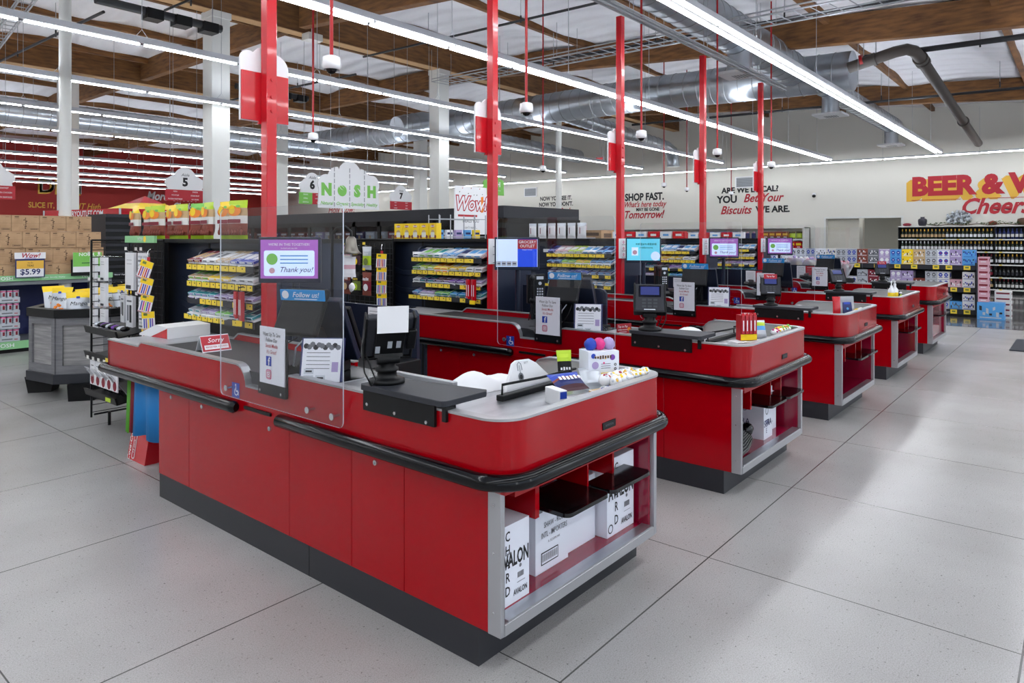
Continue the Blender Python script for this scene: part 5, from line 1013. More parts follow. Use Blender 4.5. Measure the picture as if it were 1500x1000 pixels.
m = MB(); rt = V(0, -1, 0); up = V(.03, 0, .19).normalized(); c = V(-.186, .07, .095); m.rect(c, .05, .17, rt, up, 'white', .002, .02).rect(c, .036, .155, rt, up, 'red_ink', .003, .012).text('12 pack', .03, c, up, -rt, 'white', .01, off=.004).text('Coca-Cola', .05, c+V(0, -.06+.12, 0)*1.0, up, -rt, 'white', .01, .3, off=.003); m.build('print', t)
# white and red box behind the belt end
t = thing('white_carton', 'white wedge-shaped carton with a red triangle lying on the front belt end plate', 'box', (2.15, 4.83, .872), math.radians(4)); m = MB(); m.prism([(-.17, 0), (.2, 0), (.2, .012), (-.02, .085), (-.17, .075)], 'x', -.1, .2, 'white'); m.add([(-.1015, -.169, .002), (-.1015, .04, .002), (-.1015, -.169, .07)], [(0, 1, 2)], 'red_paint'); m.build('carton', t)
# ================================================================== produce bin with mango bags
t = thing('octagonal_bin', 'grey wood-look octagonal bin on black feet filled with snack bags', 'bin', (2.80, 7.82, 0), math.radians(10))
def octa(r, c=.42): return [(r, -r*c), (r, r*c), (r*c, r), (-r*c, r), (-r, r*c), (-r, -r*c), (-r*c, -r), (r*c, -r)]
m = MB(); o_, i_ = octa(.55), octa(.52); vs = [(x, y, z) for z in (.24, .80) for x, y in o_]+[(x, y, z) for z in (.24, .80) for x, y in i_]
m.add(vs, [(k, (k+1) % 8, 8+(k+1) % 8, 8+k) for k in range(8)]+[(16+(k+1) % 8, 16+k, 24+k, 24+(k+1) % 8) for k in range(8)], 'grey_wood'); m.prism(o_, 'z', .235, .26, 'black')
m.build('wood_panels', t); m = MB()
for k in range(8):
    a, b = Vector((*o_[k], 0)), Vector((*o_[(k+1) % 8], 0)); rt = (b-a).normalized(); L_ = (b-a).length; c = (a+b)/2; out = V(rt.y, -rt.x, 0)
    for (u0, u1, z0, z1) in ((-.5, -.38, .25, .79), (.38, .5, .25, .79), (-.38, .38, .25, .33), (-.38, .38, .71, .79)):
        p = [c+rt*(u0*L_)+Z3*z0, c+rt*(u1*L_)+Z3*z0, c+rt*(u1*L_)+Z3*z1, c+rt*(u0*L_)+Z3*z1]; q = [x+out*.02 for x in p]
        m.add(p+q, [(4, 5, 6, 7), (0, 1, 5, 4), (1, 2, 6, 5), (2, 3, 7, 6), (3, 0, 4, 7)], 'grey_wood_dark')
m.build('frame_boards', t)
m = MB(); A, B = octa(.585), octa(.50); vs = [(x, y, z) for z in (.78, .86) for x, y in A]+[(x, y, z) for z in (.78, .86) for x, y in B]
m.add(vs, [(k, (k+1) % 8, 8+(k+1) % 8, 8+k) for k in range(8)]+[(16+(k+1) % 8, 16+k, 24+k, 24+(k+1) % 8) for k in range(8)]+[(8+k, 8+(k+1) % 8, 24+(k+1) % 8, 24+k) for k in range(8)]+[((k+1) % 8, k, 16+k, 16+(k+1) % 8) for k in range(8)], 'black'); m.build('rim', t)
m = MB().prism(octa(.59), 'z', .16, .25, 'dark_grey'); m.build('base_skirt', t, bevel=.004, seg=1)
for a in range(4):
    an_ = math.pi/4+a*math.pi/2; cx, cy = .52*math.cos(an_), .52*math.sin(an_); MB().prism([(-.13, .16), (-.10, 0), (.10, 0), (.13, .16)][::-1] if False else [(-.10, 0), (.10, 0), (.13, .16), (-.13, .16)], 'y', -.11, .11, 'black').build('foot', t, loc=(cx, cy, 0), rotz=an_)
MB().prism(octa(.505), 'z', .66, .70, 'black').build('false_floor', t)
for i in range(12):
    a = [(-.38, -.28), (-.22, -.38), (-.05, -.42), (.13, -.40), (.30, -.36), (-.42, -.05), (-.25, -.12), (-.05, -.15), (.18, -.14), (-.1, .1), (.15, .12), (-.35, .2)][i]
    t = thing('mango_bag', '%s with yellow band, %s in the octagonal bin' % ('dried Mango chip bag', ORD[i]), 'snack bag', (2.80+a[0]*.985-a[1]*.17, 7.82+a[1]*.985+a[0]*.17, .70), math.radians(R.uniform(-25, 25)+(-30 if i in (0, 5) else 20)), 'mango bags in the octagonal bin')
    m = MB(); rt, up = X3, V(0, .25, 1).normalized(); c = V(0, 0, .17+.02*(i % 3)); m.pillow(c, .2, .30, .07, rt, up, [(.1, 'dark_grey'), (.84, 'silver_pack'), (1, 'yellow')]); m.text('Mango', .052, c+up*.04+V(0, -.037, 0), rt, up, 'black_ink', .0, .3, off=.002)
    for q in range(8): m.sph(c+up*(-.05+R.uniform(-.03, .03))+rt*(R.uniform(-.04, .04))+V(0, -.033, 0), (.018, .006, .018), 'orange', 6)
    m.rect(c+up*.1+V(0, -.036, 0), .03, .02, rt, up, 'fb_blue', .004); m.build('bag', t)
# ================================================================== green shelf display with tea cartons
YD = 11.1
t = thing('shelf_display', 'low shelving with green NOSH edge strips carrying the brown tea cartons', 'shelving', (.4, YD, 0))
m = MB().box((0, 0, .0), (3.72, .9, .10), 'black').box((0, .02, .90), (3.72, .9, .96), 'mid_grey').box((0, .85, .1), (3.72, .9, .9), 'navy').box((3.68, .02, .1), (3.72, .9, .9), 'mid_grey').box((0, .02, .10), (3.72, .9, .14), 'mid_grey'); m.build('frame', t)
for z0, z1, s_ in ((.955, 1.03, .062), (.05, .15, .07)):
    m = MB().box((0, -.02, z0), (3.72, .02, z1), 'shelf_green'); 
    for i in range(4):
        m.text('NOSH', s_, (.35+1.02*i, -.02, (z0+z1)/2), X3, Z3, 'white', .012, sx=1.15)
        if s_ < .065: m.text('Natural  Organic  Specialty  Healthy', .026, (.87+1.02*i, -.02, (z0+z1)/2), X3, Z3, 'white', .0, .2)
    m.build('edge_strip', t)
CT = thing('tea_carton', '', 'carton', (0, 0, 0), 0, 'brown tea cartons stacked on the green-edged shelf'); cw, ch_ = .325, .222
m = MB().box((0, 0, 0), (cw-.004, .28, ch_-.003), 'cardboard').box((-.0005, -.0005, ch_*.49), (cw-.0035, 0, ch_*.495), 'brown_ink')
for j in range(7): m.rect((cw*.5+R.uniform(-.018, .018), 0, ch_*(.2+.1*j)), .006+.03*R.random(), .006+.012*R.random(), V(1, 0, R.uniform(-.6, .6)), V(R.uniform(-.2, .2), 0, 1), 'brown_ink', .001)
m.rect((cw*.5, 0, ch_*.5), .007, ch_*.45, X3, Z3, 'brown_ink', .001).rect((cw*.18, 0, ch_*.88), .05, .012, X3, Z3, 'brown_ink', .001).rect((cw*.85, 0, ch_*.88), .04, .004, X3, Z3, 'brown_ink', .001).rect((cw*.8, 0, ch_*.14), .1, .025, X3, Z3, 'brown_ink', .001).rect((cw*.8, 0, ch_*.14), .094, .019, X3, Z3, 'cardboard', .0015).rect((cw*.8, 0, ch_*.14), .08, .008, X3, Z3, 'brown_ink', .002).rect((cw*.18, 0, ch_*.78), .06, .003, X3, Z3, 'brown_ink', .001)
m.build('box', CT); first = True
for r_ in range(4):
    off = [.0, .13, .22, -.04][r_]; xr = [3.86, 3.98, 4.02, 3.92][3-r_]
    n = 9
    for c_ in range(n):
        x = xr-cw*(c_+1)
        p = (x, YD+.02+.02*(r_ % 2), .96+ch_*r_); l = 'brown tea carton, %s row up from the green strip, %s from the round column side' % (ORD[r_], ORD[c_])
        if first: CT.location = p; CT['label'] = l; first = False
        else: dup(CT, p, 0, l)
for o in list(bpy.data.objects):
    if o.name.startswith('tea_carton') and o.location.x < .35 and o.parent is None and o is not CT:
        for c in o.children: bpy.data.objects.remove(c)
        bpy.data.objects.remove(o)
m = MB().box((4.14, YD+.3, 0), (4.8, YD+1.0, 1.9), 'black')
for j in range(16): m.box((4.14, YD+.285, .2+.11*j), (4.8, YD+.3, .24+.11*j), 'dark_grey')
tag(m.build('gondola_end'), 'black slatted gondola end beside the wall of tea cartons', 'gondola')
t = thing('price_sign', 'white and gold $5.99 TEAS sign clipped to the green shelf strip', 'sign', (3.07, YD-.06, 1.0)); m = MB().box((-.17, -.005, 0), (.17, .005, .33), 'navy').rect((0, -.005, .12), .315, .22, X3, Z3, 'white', .001).rect((0, -.005, .175), .315, .11, X3, Z3, 'gold', .002).text('$5.99', .105, (.0, -.005, .075), X3, Z3, 'navy', .02, off=.004).text('TEAS', .035, (0, -.005, .16), X3, Z3, 'black_ink', .01, off=.004).text('Ito En', .026, (0, -.005, .2), X3, Z3, 'brown_ink', .004, off=.004); m.build('panel', t)
m = MB().box((-.18, -.008, .255), (.18, .002, .34), 'white').text('Wow!', .085, (0, -.008, .297), X3, Z3, 'red_ink', .02, .3).rect((0, -.0085, .265), .13, .012, X3, Z3, 'lilac', .001); m.build('header', t)
t = thing('green_sign', 'green and white NOSH sign on a thin stand beside the $5.99 sign', 'sign', (3.75, YD-.08, 1.03)); m = MB().box((-.17, 0, .02), (.2, .01, .3), 'white').rect((.015, 0, .2), .37, .2, X3, Z3, 'nosh_green', .001).text('NOSH', .065, (0, 0, .27), X3, Z3, 'white', .015, off=.003, sx=1.1).rect((.03, 0, .15), .18, .012, X3, Z3, 'deep_green', .002); m.build('panel', t); MB().box((-.19, .01, -.01), (-.17, .02, .2), 'black').box((-.19, .0, -.03), (.2, .02, .02), 'black').build('stand', t)
for r_ in range(4):
    for c_ in range(3):
        x = 2.99-.3*(c_+1)+(-.0 if r_ else 0); z = .14+.175*r_
        t = thing('canned_drink_case', 'case of silver and pink drink cans, %s layer up, %s from its outer end' % (ORD[r_], ORD[c_]), 'drink case', (x, YD+.06, z), 0, 'cases of silver and pink cans under the green shelf')
        MB().box((0, 0, 0), (.295, .3, .07), 'silver_pack').rect((.15, 0, .035), .12, .015, X3, Z3, 'grey_ink', .001).rect((.25, 0, .03), .04, .01, X3, Z3, 'red_ink', .001).build('tray', t)
        m = MB()
        for q in range(4): m.cyl((.04+.073*q, .04, .05), (.04+.073*q, .04, .165), .033, 'silver_pack', n=12).cyl((.04+.073*q, .04, .145), (.04+.073*q, .04, .158), .0335, 'pink_ink', n=12).rect((.04+.073*q, .006, .11), .025, .05, X3, Z3, 'maroon', .001)
        m.build('cans', t)
# ================================================================== hanging cloud signs
def cloud(name, label, px, D, py_c, wd, ht, humps, mt, body_mt=None, draw=None, rz=0):
    x, y = pos(px, D); z = hz(py_c, D); t = thing(name, label, 'sign', (x, y, z), rz, None)
    pts = [(-wd/2, -ht/2), (wd/2, -ht/2)]
    for (cx, cz, r, a0, a1) in humps: pts += [(cx*wd+r*wd*math.cos(math.radians(a0+(a1-a0)*q/8)), cz*ht+r*wd*math.sin(math.radians(a0+(a1-a0)*q/8))) for q in range(9)]
    m = MB(); m.prism(pts, 'y', -.01, .01, mt); m.build('board', t); m = MB(); draw(m, wd, ht) if draw else None
    if m.v: m.build('print', t)
    m = MB(); top = roofz(y)-z-.03
    for s_ in (-.3, .3): m.tube([(wd*s_, 0, ht*.35), (wd*s_, 0, top)], .004, 'conduit', 4)
    m.build('wire', t); return t
def d_aisle(num, cols, rows):
    def f(m, wd, ht):
        m.text('Aisle', ht*.13, (0, -.011, ht*.32), X3, Z3, 'grey_ink', .01, .3).text(num, ht*.36, (0, -.011, ht*.08), X3, Z3, 'black_ink', .05)
        m.rect((-wd*.25, -.01, -ht*.34), wd*.5, ht*.36, X3, Z3, cols[0], .002).rect((wd*.25, -.01, -ht*.34), wd*.5, ht*.36, X3, Z3, cols[1], .002)
        for i, (a, b) in enumerate(rows): m.text(a, ht*.058, (-wd*.25, -.012, -ht*(.22+.12*i)), X3, Z3, 'white', .012, sx=.8).text(b, ht*.058, (wd*.25, -.012, -ht*(.22+.12*i)), X3, Z3, 'white', .012, sx=.8)
    return f
H5 = [(.36, .05, .14, -60, 70), (.0, .22, .27, 20, 160), (-.36, .05, .14, 110, 240)]
cloud('aisle_sign', 'white cloud-topped Aisle 5 sign over the pizza and potatoes section', 271, 13, 271, .74, .58, H5, 'white', draw=d_aisle('5', ('red_ink', 'red_ink'), [('PIZZA', 'SNACKS'), ('POTATOES', 'STONE FRUIT'), ('FROZEN VEGETABLES', 'ICE CREAM')]))
cloud('aisle_sign', 'white cloud-topped aisle sign over breakfast, frozen chicken and seafood', -14, 13, 262, .78, .72, H5, 'white', draw=d_aisle('4', ('red_ink', 'red_ink'), [('PIZZA', 'BREAKFAST'), ('SAUSAGE', 'FROZEN CHICKEN'), ('BEEF', 'FROZEN SEAFOOD')]))
cloud('aisle_sign', 'green and red Aisle 6 sign half hidden by the big NOSH sign', 457, 15, 275, .66, .68, H5, 'white', draw=d_aisle('6', ('nosh_green', 'red_ink'), [('SNACKS', 'CRACKERS'), ('CEREAL', 'HOT CEREAL'), ('GRANOLA', 'CANDY')]))
cloud('aisle_sign', 'small white and red Aisle 7 sign above the dark cooler case', 587, 15, 290, .62, .48, H5, 'white', draw=d_aisle('7', ('red_ink', 'red_ink'), [('PASTA', 'SAUCE'), ('RICE', 'SOUP'), ('CANNED', 'BEANS')]))
def d_nosh(m, wd, ht):
    s = ht*.33
    for i, (ch, w_) in enumerate((('N', 'Natural'), ('', 'Organic'), ('S', 'Specialty'), ('H', 'Healthy'))):
        x = wd*(-.37+.245*i)
        if ch: m.text(ch, s, (x, -.011, -ht*.12), X3, Z3, 'nosh_green', .075)
        else: m.disc((x, -.011, -ht*.12), s*.36, X3, Z3, 'nosh_green', .001, 24).disc((x-.01, -.011, -ht*.05), s*.24, V(1, 0, -.7), V(.7, 0, 1), 'white', .003, 16, ry=s*.12).disc((x+.0, -.011, -ht*.06), s*.22, V(1, 0, -.7), V(.7, 0, 1), 'nosh_green', .004, 16, ry=s*.09)
        m.text(w_, ht*.10, (x, -.011, -ht*.40), X3, Z3, 'nosh_green', .02, .35)
        if i < 3:
            for q in range(7): m.rect((x+wd*.122, -.0105, -ht*.42+q*ht*.125), wd*.011, ht*.095, X3, Z3, 'mid_grey', .001)
HN = [(.37, .05, .13, -30, 100), (.18, .14, .15, 30, 95), (.0, .22, .19, 20, 160), (-.2, .14, .15, 85, 150), (-.37, .0, .13, 80, 210)]
cloud('nosh_sign', 'large white cloud sign reading NOSH in green with four dashed sections', 512, 13, 272, 1.40, .86, HN, 'white', draw=d_nosh)
def d_green(m, wd, ht):
    m.text('NOSH', ht*.3, (0, -.011, 0), X3, Z3, 'white', .06, sx=1.1).text('Natural Organic Specialty Healthy', ht*.07, (0, -.011, -ht*.28), X3, Z3, 'white', .005, .3)
cloud('nosh_sign', 'smaller green cloud sign reading NOSH behind the second red post', 723, 15, 270, .68, .46, HN, 'nosh_green', draw=d_green)
def d_wow(m, wd, ht):
    m.text('Wow!', ht*.36, (0, -.011, ht*.12), X3, Z3, 'red_ink', .075, .25, sx=.95).text('Wow!', ht*.36, (0, -.011, ht*.12), X3, Z3, 'white', .015, .25, sx=.95, off=.003).rect((wd*.36, -.011, ht*.12), wd*.08, ht*.3, V(1, 0, .2), Z3, 'orange', .002).text('DEALS YOU', ht*.085, (0, -.011, -ht*.2), X3, Z3, 'grey_ink', .01).text('can\'t resist...', ht*.07, (0, -.011, -ht*.32), X3, Z3, 'grey_ink', .0, .3)
    for i in range(9): m.rect((wd*(-.35+.09*i), -.011, ht*(.34+.08*math.sin(i*2))), .02, .012, V(1, 0, .6), V(-.6, 0, 1), ['black_ink', 'red_ink', 'grey_ink'][i % 3], .001)
    m.rect((-wd*.1, -.011, -ht*.1), wd*.6, .03, X3, Z3, 'red_ink', .001)
x, y = pos(689, 10.5)
t = thing('wow_sign', 'white Wow! deals sign with red script above the wire rack, behind the second post', 'sign', (x, y, 1.95)); m = MB().box((-.34, -.01, -.36), (.36, .01, .36), 'white'); m.build('board', t); m = MB(); d_wow(m, .7, .8); m.build('print', t); MB().cyl((-.2, .02, -1.95), (-.2, .02, -.3), .012, 'conduit').cyl((.2, .02, -1.95), (.2, .02, -.3), .012, 'conduit').build('stand', t)
# wire rack of packets before it
x0, y0 = pos(670, 9.9)
t = thing('wire_basket_rack', 'grey wire rack of blue and white packets in front of the Wow! sign', 'rack', (x0, y0, 0), math.radians(-15))
m = MB()
for a in (-.38, -.2, 0, .2, .38):
    for b in (-.15, .15): m.tube([(a, b, 0), (a, b, 1.86 if abs(a) > .1 else 1.6)], .008, 'conduit', 6)
for z in (.4, .9, 1.3, 1.55, 1.8):
    for b in (-.15, .15): m.tube([(-.38, b, z), (.38, b, z)], .006, 'conduit', 5)
m.build('wire_frame', t)
for z in (.9, 1.3, 1.5): MB().box((-.38, -.15, z-.01), (.38, .15, z), 'mid_grey').build('wire_shelf', t)
for i in range(10):
    c = ['sky_blue', 'white', 'lilac', 'sky_blue', 'yellow'][i % 5]; q = (-.32+.15*(i % 5)); zz = 1.5 if i < 5 else 1.3
    ca, sa = math.cos(math.radians(-15)), math.sin(math.radians(-15)); tt = thing('packet', '%s packet, %s on the %s wire shelf by the Wow! sign' % ({'sky_blue': 'blue'}.get(c, c), ORD[i % 5], 'top' if i < 5 else 'middle'), 'packet', (x0+ca*q+sa*.05, y0+sa*q-ca*.05, zz), math.radians(-15), 'packets on the wire rack')
    m = MB().box((-.05, -.03, 0), (.05, .03, .15), c).rect((0, -.03, .1), .08, .03, X3, Z3, 'navy' if c != 'navy' else 'white', .001); m.build('pack', tt)
# ================================================================== dark cooler cases
def cooler(name, label, x0, y0, lenx, leny, h, face):
    t = thing(name, label, 'cooler', (x0, y0, 0)); m = MB().box((0, 0, 0), (lenx, leny, .12), 'black').box((0, 0, h-.22), (lenx, leny, h), 'dark_grey').box((.5 if face == 'x' else 0, .5 if face == 'y' else 0, .12), (lenx, leny, h-.22), 'black').box((0, 0, .12), (.5, .04, h-.22), 'black').box((0, leny-.04, .12), (.5, leny, h-.22), 'black').box((lenx-.04, 0, .12), (lenx, .5, h-.22), 'black')
    m.build('case_body', t); L_ = leny if face == 'x' else lenx; n = int(L_/.78)
    for i in range(n):
        a0, a1 = L_*i/n, L_*(i+1)/n; m = MB(); g = MB()
        for (u0, u1, z0, z1) in ((a0, a0+.05, .15, h-.22), (a1-.05, a1, .15, h-.22), (a0, a1, .15, .25), (a0, a1, h-.32, h-.22)):
            m.box((-.03, u0, z0), (0, u1, z1), 'black') if face == 'x' else m.box((u0, -.03, z0), (u1, 0, z1), 'black')
        m.box((-.05, a1-.09, .9), (-.03, a1-.07, 1.5), 'conduit') if face == 'x' else m.box((a1-.09, -.05, .9), (a1-.07, -.03, 1.5), 'conduit')
        d = m.build('door', t); g = MB(); g.box((-.016, a0+.05, .25), (-.012, a1-.05, h-.32), 'glass_door') if face == 'x' else g.box((a0+.05, -.016, .25), (a1-.05, -.012, h-.32), 'glass_door'); g.build('glass_pane', d)
    for z in (.5, .85, 1.2, 1.5): (MB().box((.05, .04, z-.02), (.5, leny-.04, z), 'dark_grey') if face == 'x' else MB().box((.04, .05, z-.02), (lenx-.04, .5, z), 'dark_grey')).build('shelf', t)
    return t
cooler('reach_in_cooler', 'long dark glass-door cooler of dark frozen packs behind the front lanes', 9.5, 9.0, 1.0, 8.4, 2.10, 'x')
cooler('reach_in_cooler', 'dark glass-door cooler seen beyond the second red post', 9.52, 8.1, 2.4, .88, 2.12, 'y')
FP = {}
idx = 0
for zi, z in enumerate((.85, 1.2, 1.5)):
    for j in range(22):
        y = 9.2+j*.37; c = R.choice(['dark_food', 'maroon', 'silver_pack', 'brown_food', 'navy', 'lilac']); h_ = .2 if zi < 2 else .17
        if (c, h_) not in FP: o = MB().box((0, 0, 0), (.2, .3, h_), c).rect((0, .15, h_*.7), .22, h_*.25, -Y3, Z3, 'white', .001).disc((0, .15, h_*.32), h_*.22, -Y3, Z3, 'tan', .001, 10).build('frozen_pack'); FP[(c, h_)] = o
        else: o = FP[(c, h_)].copy(); COL.objects.link(o)
        o.location = (9.58, y, z); tag(o, '%s frozen pack on the %s shelf of the long dark cooler' % ({'silver_pack': 'silver', 'dark_food': 'dark purple', 'brown_food': 'brown'}.get(c, c), ('lower', 'middle', 'upper')[zi]), 'frozen food', 'frozen packs in the long cooler')
# tent-shaped display
x, y = pos(212, 14.5); zb = hz(322, 14.5)
t = thing('canopy_display', 'red, orange and yellow tent canopy above the far shelves behind the fruit pouches', 'canopy', (x, y, 0), math.radians(10))
m = MB(); hx = 1.3; Zt = hz(287, 14.5)-.0; ring = [(-hx, -hx), (hx, -hx), (hx, hx), (-hx, hx)]; z1 = zb+.17
n_ = 8
for k in range(4):
    a, b = Vector((*ring[k], z1)), Vector((*ring[(k+1) % 4], z1)); ap = V(0, 0, Zt)
    for q in range(n_):
        for r_ in range(5):
            f0, f1 = r_/5, (r_+1)/5; g = lambda u, f: (a.lerp(b, u)).lerp(ap, f)-V(0, 0, .16*math.sin(math.pi*f))
            m.add([g(q/n_, f0), g((q+1)/n_, f0), g((q+1)/n_, f1), g(q/n_, f1)], [(0, 1, 2, 3)], ['orange', 'yellow', 'yellow', 'yellow', 'red_paint'][r_], True)
m.build('canopy_cloth', t); m = MB()
for k in range(4):
    a, b = Vector((*ring[k], zb)), Vector((*ring[(k+1) % 4], zb)); m.add([a, b, b+Z3*.17, a+Z3*.17], [(0, 1, 2, 3)], 'red_paint')
m.text('GROCERYOUTLET.COM', .15, (0, -hx-.002, zb+.085), X3, Z3, 'white', .02, sx=.95).text('GROCERYOUTLET.COM', .15, (-hx-.002, 0, zb+.085), -Y3, Z3, 'white', .02, sx=.95); m.build('valance', t); m = MB()
for a, b in ring: m.cyl((a, b, 0), (a, b, z1), .02, 'steel', n=8)
m.build('tent_pole', t)
# ================================================================== gondolas of goods, generic
BX = {}
def goods_box(name, dims, c1, c2, style=0):
    k = (name, dims, c1, c2, style)
    if k in BX: o = BX[k].copy(); COL.objects.link(o); return o
    a, b, h = dims; m = MB()
    if style == 3:
        m.box((0, 0, 0), (a, b, h), c1)
        for u in (.27, .73):
            m.disc((0, b*u, h*.55), b*.17, -Y3, Z3, c2, .001, 10, ry=h*.26).rect((0, b*u, h*.2), b*.3, h*.09, -Y3, Z3, c2, .001).rect((0, b*u, h*.55), b*.14, h*.1, -Y3, Z3, 'white' if c1 != 'white' else 'red_ink', .002)
        m.rect((0, b/2, h*.93), b*.9, h*.05, -Y3, Z3, c2, .001).rect((a/2, 0, h*.5), a*.6, h*.5, X3, Z3, c2, .001)
    if style == 4:
        m.box((0, 0, 0), (a, b, h), c1)
        for q in range(7): m.rect((0, b*(.12+.125*q), h*(.25+.5*R.random())), b*.1, h*(.1+.25*R.random()), V(0, -1, R.uniform(-.5, .5)), V(0, 0, 1), c2 if q % 3 else 'dark_grey', .001)
        m.rect((0, b*.5, h*.12), b*.8, h*.06, -Y3, Z3, c2, .0015).rect((a/2, 0, h*.5), a*.6, h*.5, X3, Z3, c2, .001)
    if style == 0: m.box((0, 0, 0), (a, b, h), c1).rect((0, b/2, h*.62), b*.8, h*.3, -Y3, Z3, c2, .001).rect((0, b/2, h*.25), b*.5, h*.1, -Y3, Z3, 'white' if c1 != 'white' else 'grey_ink', .001).rect((a/2, 0, h*.5), a*.6, h*.4, X3, Z3, c2, .001)
    elif style == 1: m.cyl((a/2, b/2, 0), (a/2, b/2, h*.8), min(a, b)*.45, c1, n=12).cyl((a/2, b/2, h*.8), (a/2, b/2, h), min(a, b)*.25, c2, n=10)
    elif style == 2: m.pillow((a/2, b/2, h/2), b, h, a*.6, -Y3, Z3, [(.15, c2), (.7, c1), (1, c2)], 4, 8)
    o = m.build(name); BX[k] = o; return o
NMC = {'fb_blue': 'blue', 'silver_pack': 'silver', 'label_blue': 'bright blue', 'nosh_green': 'green', 'grey_ink': 'grey', 'dark_food': 'dark purple', 'sky_blue': 'sky blue', 'deep_green': 'dark green', 'red_ink': 'red', 'red_paint': 'bright red', 'pink_ink': 'magenta', 'brown_food': 'brown', 'off_white': 'cream', 'cardboard': 'brown cardboard', 'carton_white': 'white'}
# low beer gondola (faces -x) at x=16
t = thing('beer_gondola', 'low dark shelf gondola of drink cases with lime price tags before the wine aisle', 'gondola', (16.0, 1.66, 0)); Lg = 4.6
MB().box((.45, 0, 0), (.55, Lg, 1.15), 'dark_grey').box((0, 0, 0), (.55, Lg, .08), 'black').box((.02, 0, .08), (.5, .02, 1.05), 'dark_grey').build('frame', t)
for z in (.14, .57, 1.0):
    s_ = MB().box((0, 0, z-.03), (.5, Lg, z), 'dark_grey').build('shelf', t); m = MB().box((-.012, 0, z-.09), (0, Lg, z), 'dark_grey'); q = .15
    while q < Lg-.1: m.rect((-.012, q, z-.045), .11, .08, -Y3, Z3, 'yellow_tag', .002).rect((-.012, q, z-.04), .06, .03, -Y3, Z3, 'olive', .003); q += R.choice((.22, .3, .38))
    m.build('price_strip', s_)
rows = {1.0: ['sky_blue', 'lilac', 'white', 'silver_pack', 'tan', 'yellow']+['sky_blue', 'lilac', 'grey_ink', 'brown_food', 'silver_pack', 'silver_pack', 'off_white', 'carton_white', 'silver_pack', 'carton_white', 'white', 'carton_white', 'carton_white', 'carton_white', 'carton_white', 'carton_white'], .57: ['white', 'pink', 'off_white', 'silver_pack', 'brown_food']+['lilac', 'lilac', 'silver_pack', 'maroon', 'silver_pack', 'off_white', 'navy', 'yellow', 'navy', 'white', 'tan', 'white', 'red_ink', 'silver_pack', 'off_white', 'off_white'], .14: ['white', 'sky_blue', 'silver_pack', 'navy']+['sky_blue', 'silver_pack', 'white', 'sky_blue', 'olive', 'dark_grey', 'lime', 'dark_grey', 'sky_blue', 'white', 'olive', 'navy', 'lilac', 'tan', 'maroon', 'white']}
for z, cs in rows.items():
    for i, c in enumerate(cs):
        for lv in range(2):
            if z < 1 and lv and i % 3 == 1: continue
            o = goods_box('drink_case', (.3, .205, .15), c, 'white' if c not in ('carton_white', 'white', 'silver_pack', 'off_white', 'sky_blue') else ('grey_ink' if i % 2 else 'fb_blue'), 3 if (i//2) % 2 else 4); o.location = (16.05, 1.69+.21*i, z+.151*lv)
            tag(o, '%s drink case, %s of its pile, %s along the %s gondola shelf' % (NMC.get(c, c.replace('_', ' ')), ('bottom', 'top')[lv], ORD[i], {1.0: 'upper', .57: 'middle', .14: 'lowest'}[z]), 'drink case', 'drink cases on the low gondola')
# stacks at its end
for i in range(7): o = goods_box('drink_case', (.25, .17, .12), 'pink', 'maroon'); o.location = (15.75, 1.44, .33+.121*i); tag(o, 'pink printed drink case, %s up in the slim stack at the gondola end' % ORD[i], 'drink case', 'pink cases in the slim stack')
for i in range(5): o = goods_box('drink_case', (.24, .26, .1), 'off_white', 'maroon'); o.location = (16.1, 1.12, .105*i); tag(o, 'cream and dark drink case, %s up beside the pink stack' % ORD[i], 'drink case', 'cream cases beside the pink stack')
o = goods_box('water_case', (.3, .42, .32), 'sky_blue', 'silver_pack', 4); o.location = (15.72, 1.2, 0.004); tag(o, 'shrink-wrapped blue water bottle case on the dark floor under the pink stack', 'drink case')
# wine wall
t = thing('wine_shelving', 'tall black wine shelving with five white-edged shelves along the back wall', 'shelving', (23.2, -1.6, 0)); Lw = 5.95
MB().box((.42, 0, 0), (.5, Lw, 1.88), 'black').box((0, Lw-.03, 0), (.5, Lw, 1.88), 'black').box((0, 0, 0), (.5, Lw, .1), 'black').box((0, Lw*.6, 0), (.42, Lw*.6+.03, 1.85), 'black').box((-.01, 0, 1.85), (.52, Lw, 1.88), 'off_white').build('frame', t)
SHZ = (.33, .66, .98, 1.24, 1.53)[::-1]; SHZ = (1.50, 1.15, .80, .45, .12)
for z in SHZ: s_ = MB().box((0, 0, z-.025), (.42, Lw, z), 'dark_grey').build('shelf', t); m = MB().box((-.01, 0, z-.03), (0, Lw, z+.004), 'off_white'); [m.rect((-.01, q*.33+.15, z-.013), .06, .028, -Y3, Z3, 'yellow_tag', .002) for q in range(17) if q % 3]; m.build('edge_strip', s_)
WB = {}
def bottle(cg, cl, cap, low=False):
    k = (cg, cl, cap, low)
    if k in WB: o = WB[k].copy(); COL.objects.link(o); return o
    m = MB(); m.lathe([(0, 0), (.037, 0), (.038, .17), (.03, .2), (.014, .225)], (0, 0, 0), cg, 10).lathe([(.014, .225), (.0145, .29), (0, .29)], (0, 0, 0), cap, 8).lathe([(.0385, .06), (.0385, .14)], (0, 0, 0), cl, 10); o = m.build('wine_bottle'); WB[k] = o; return o
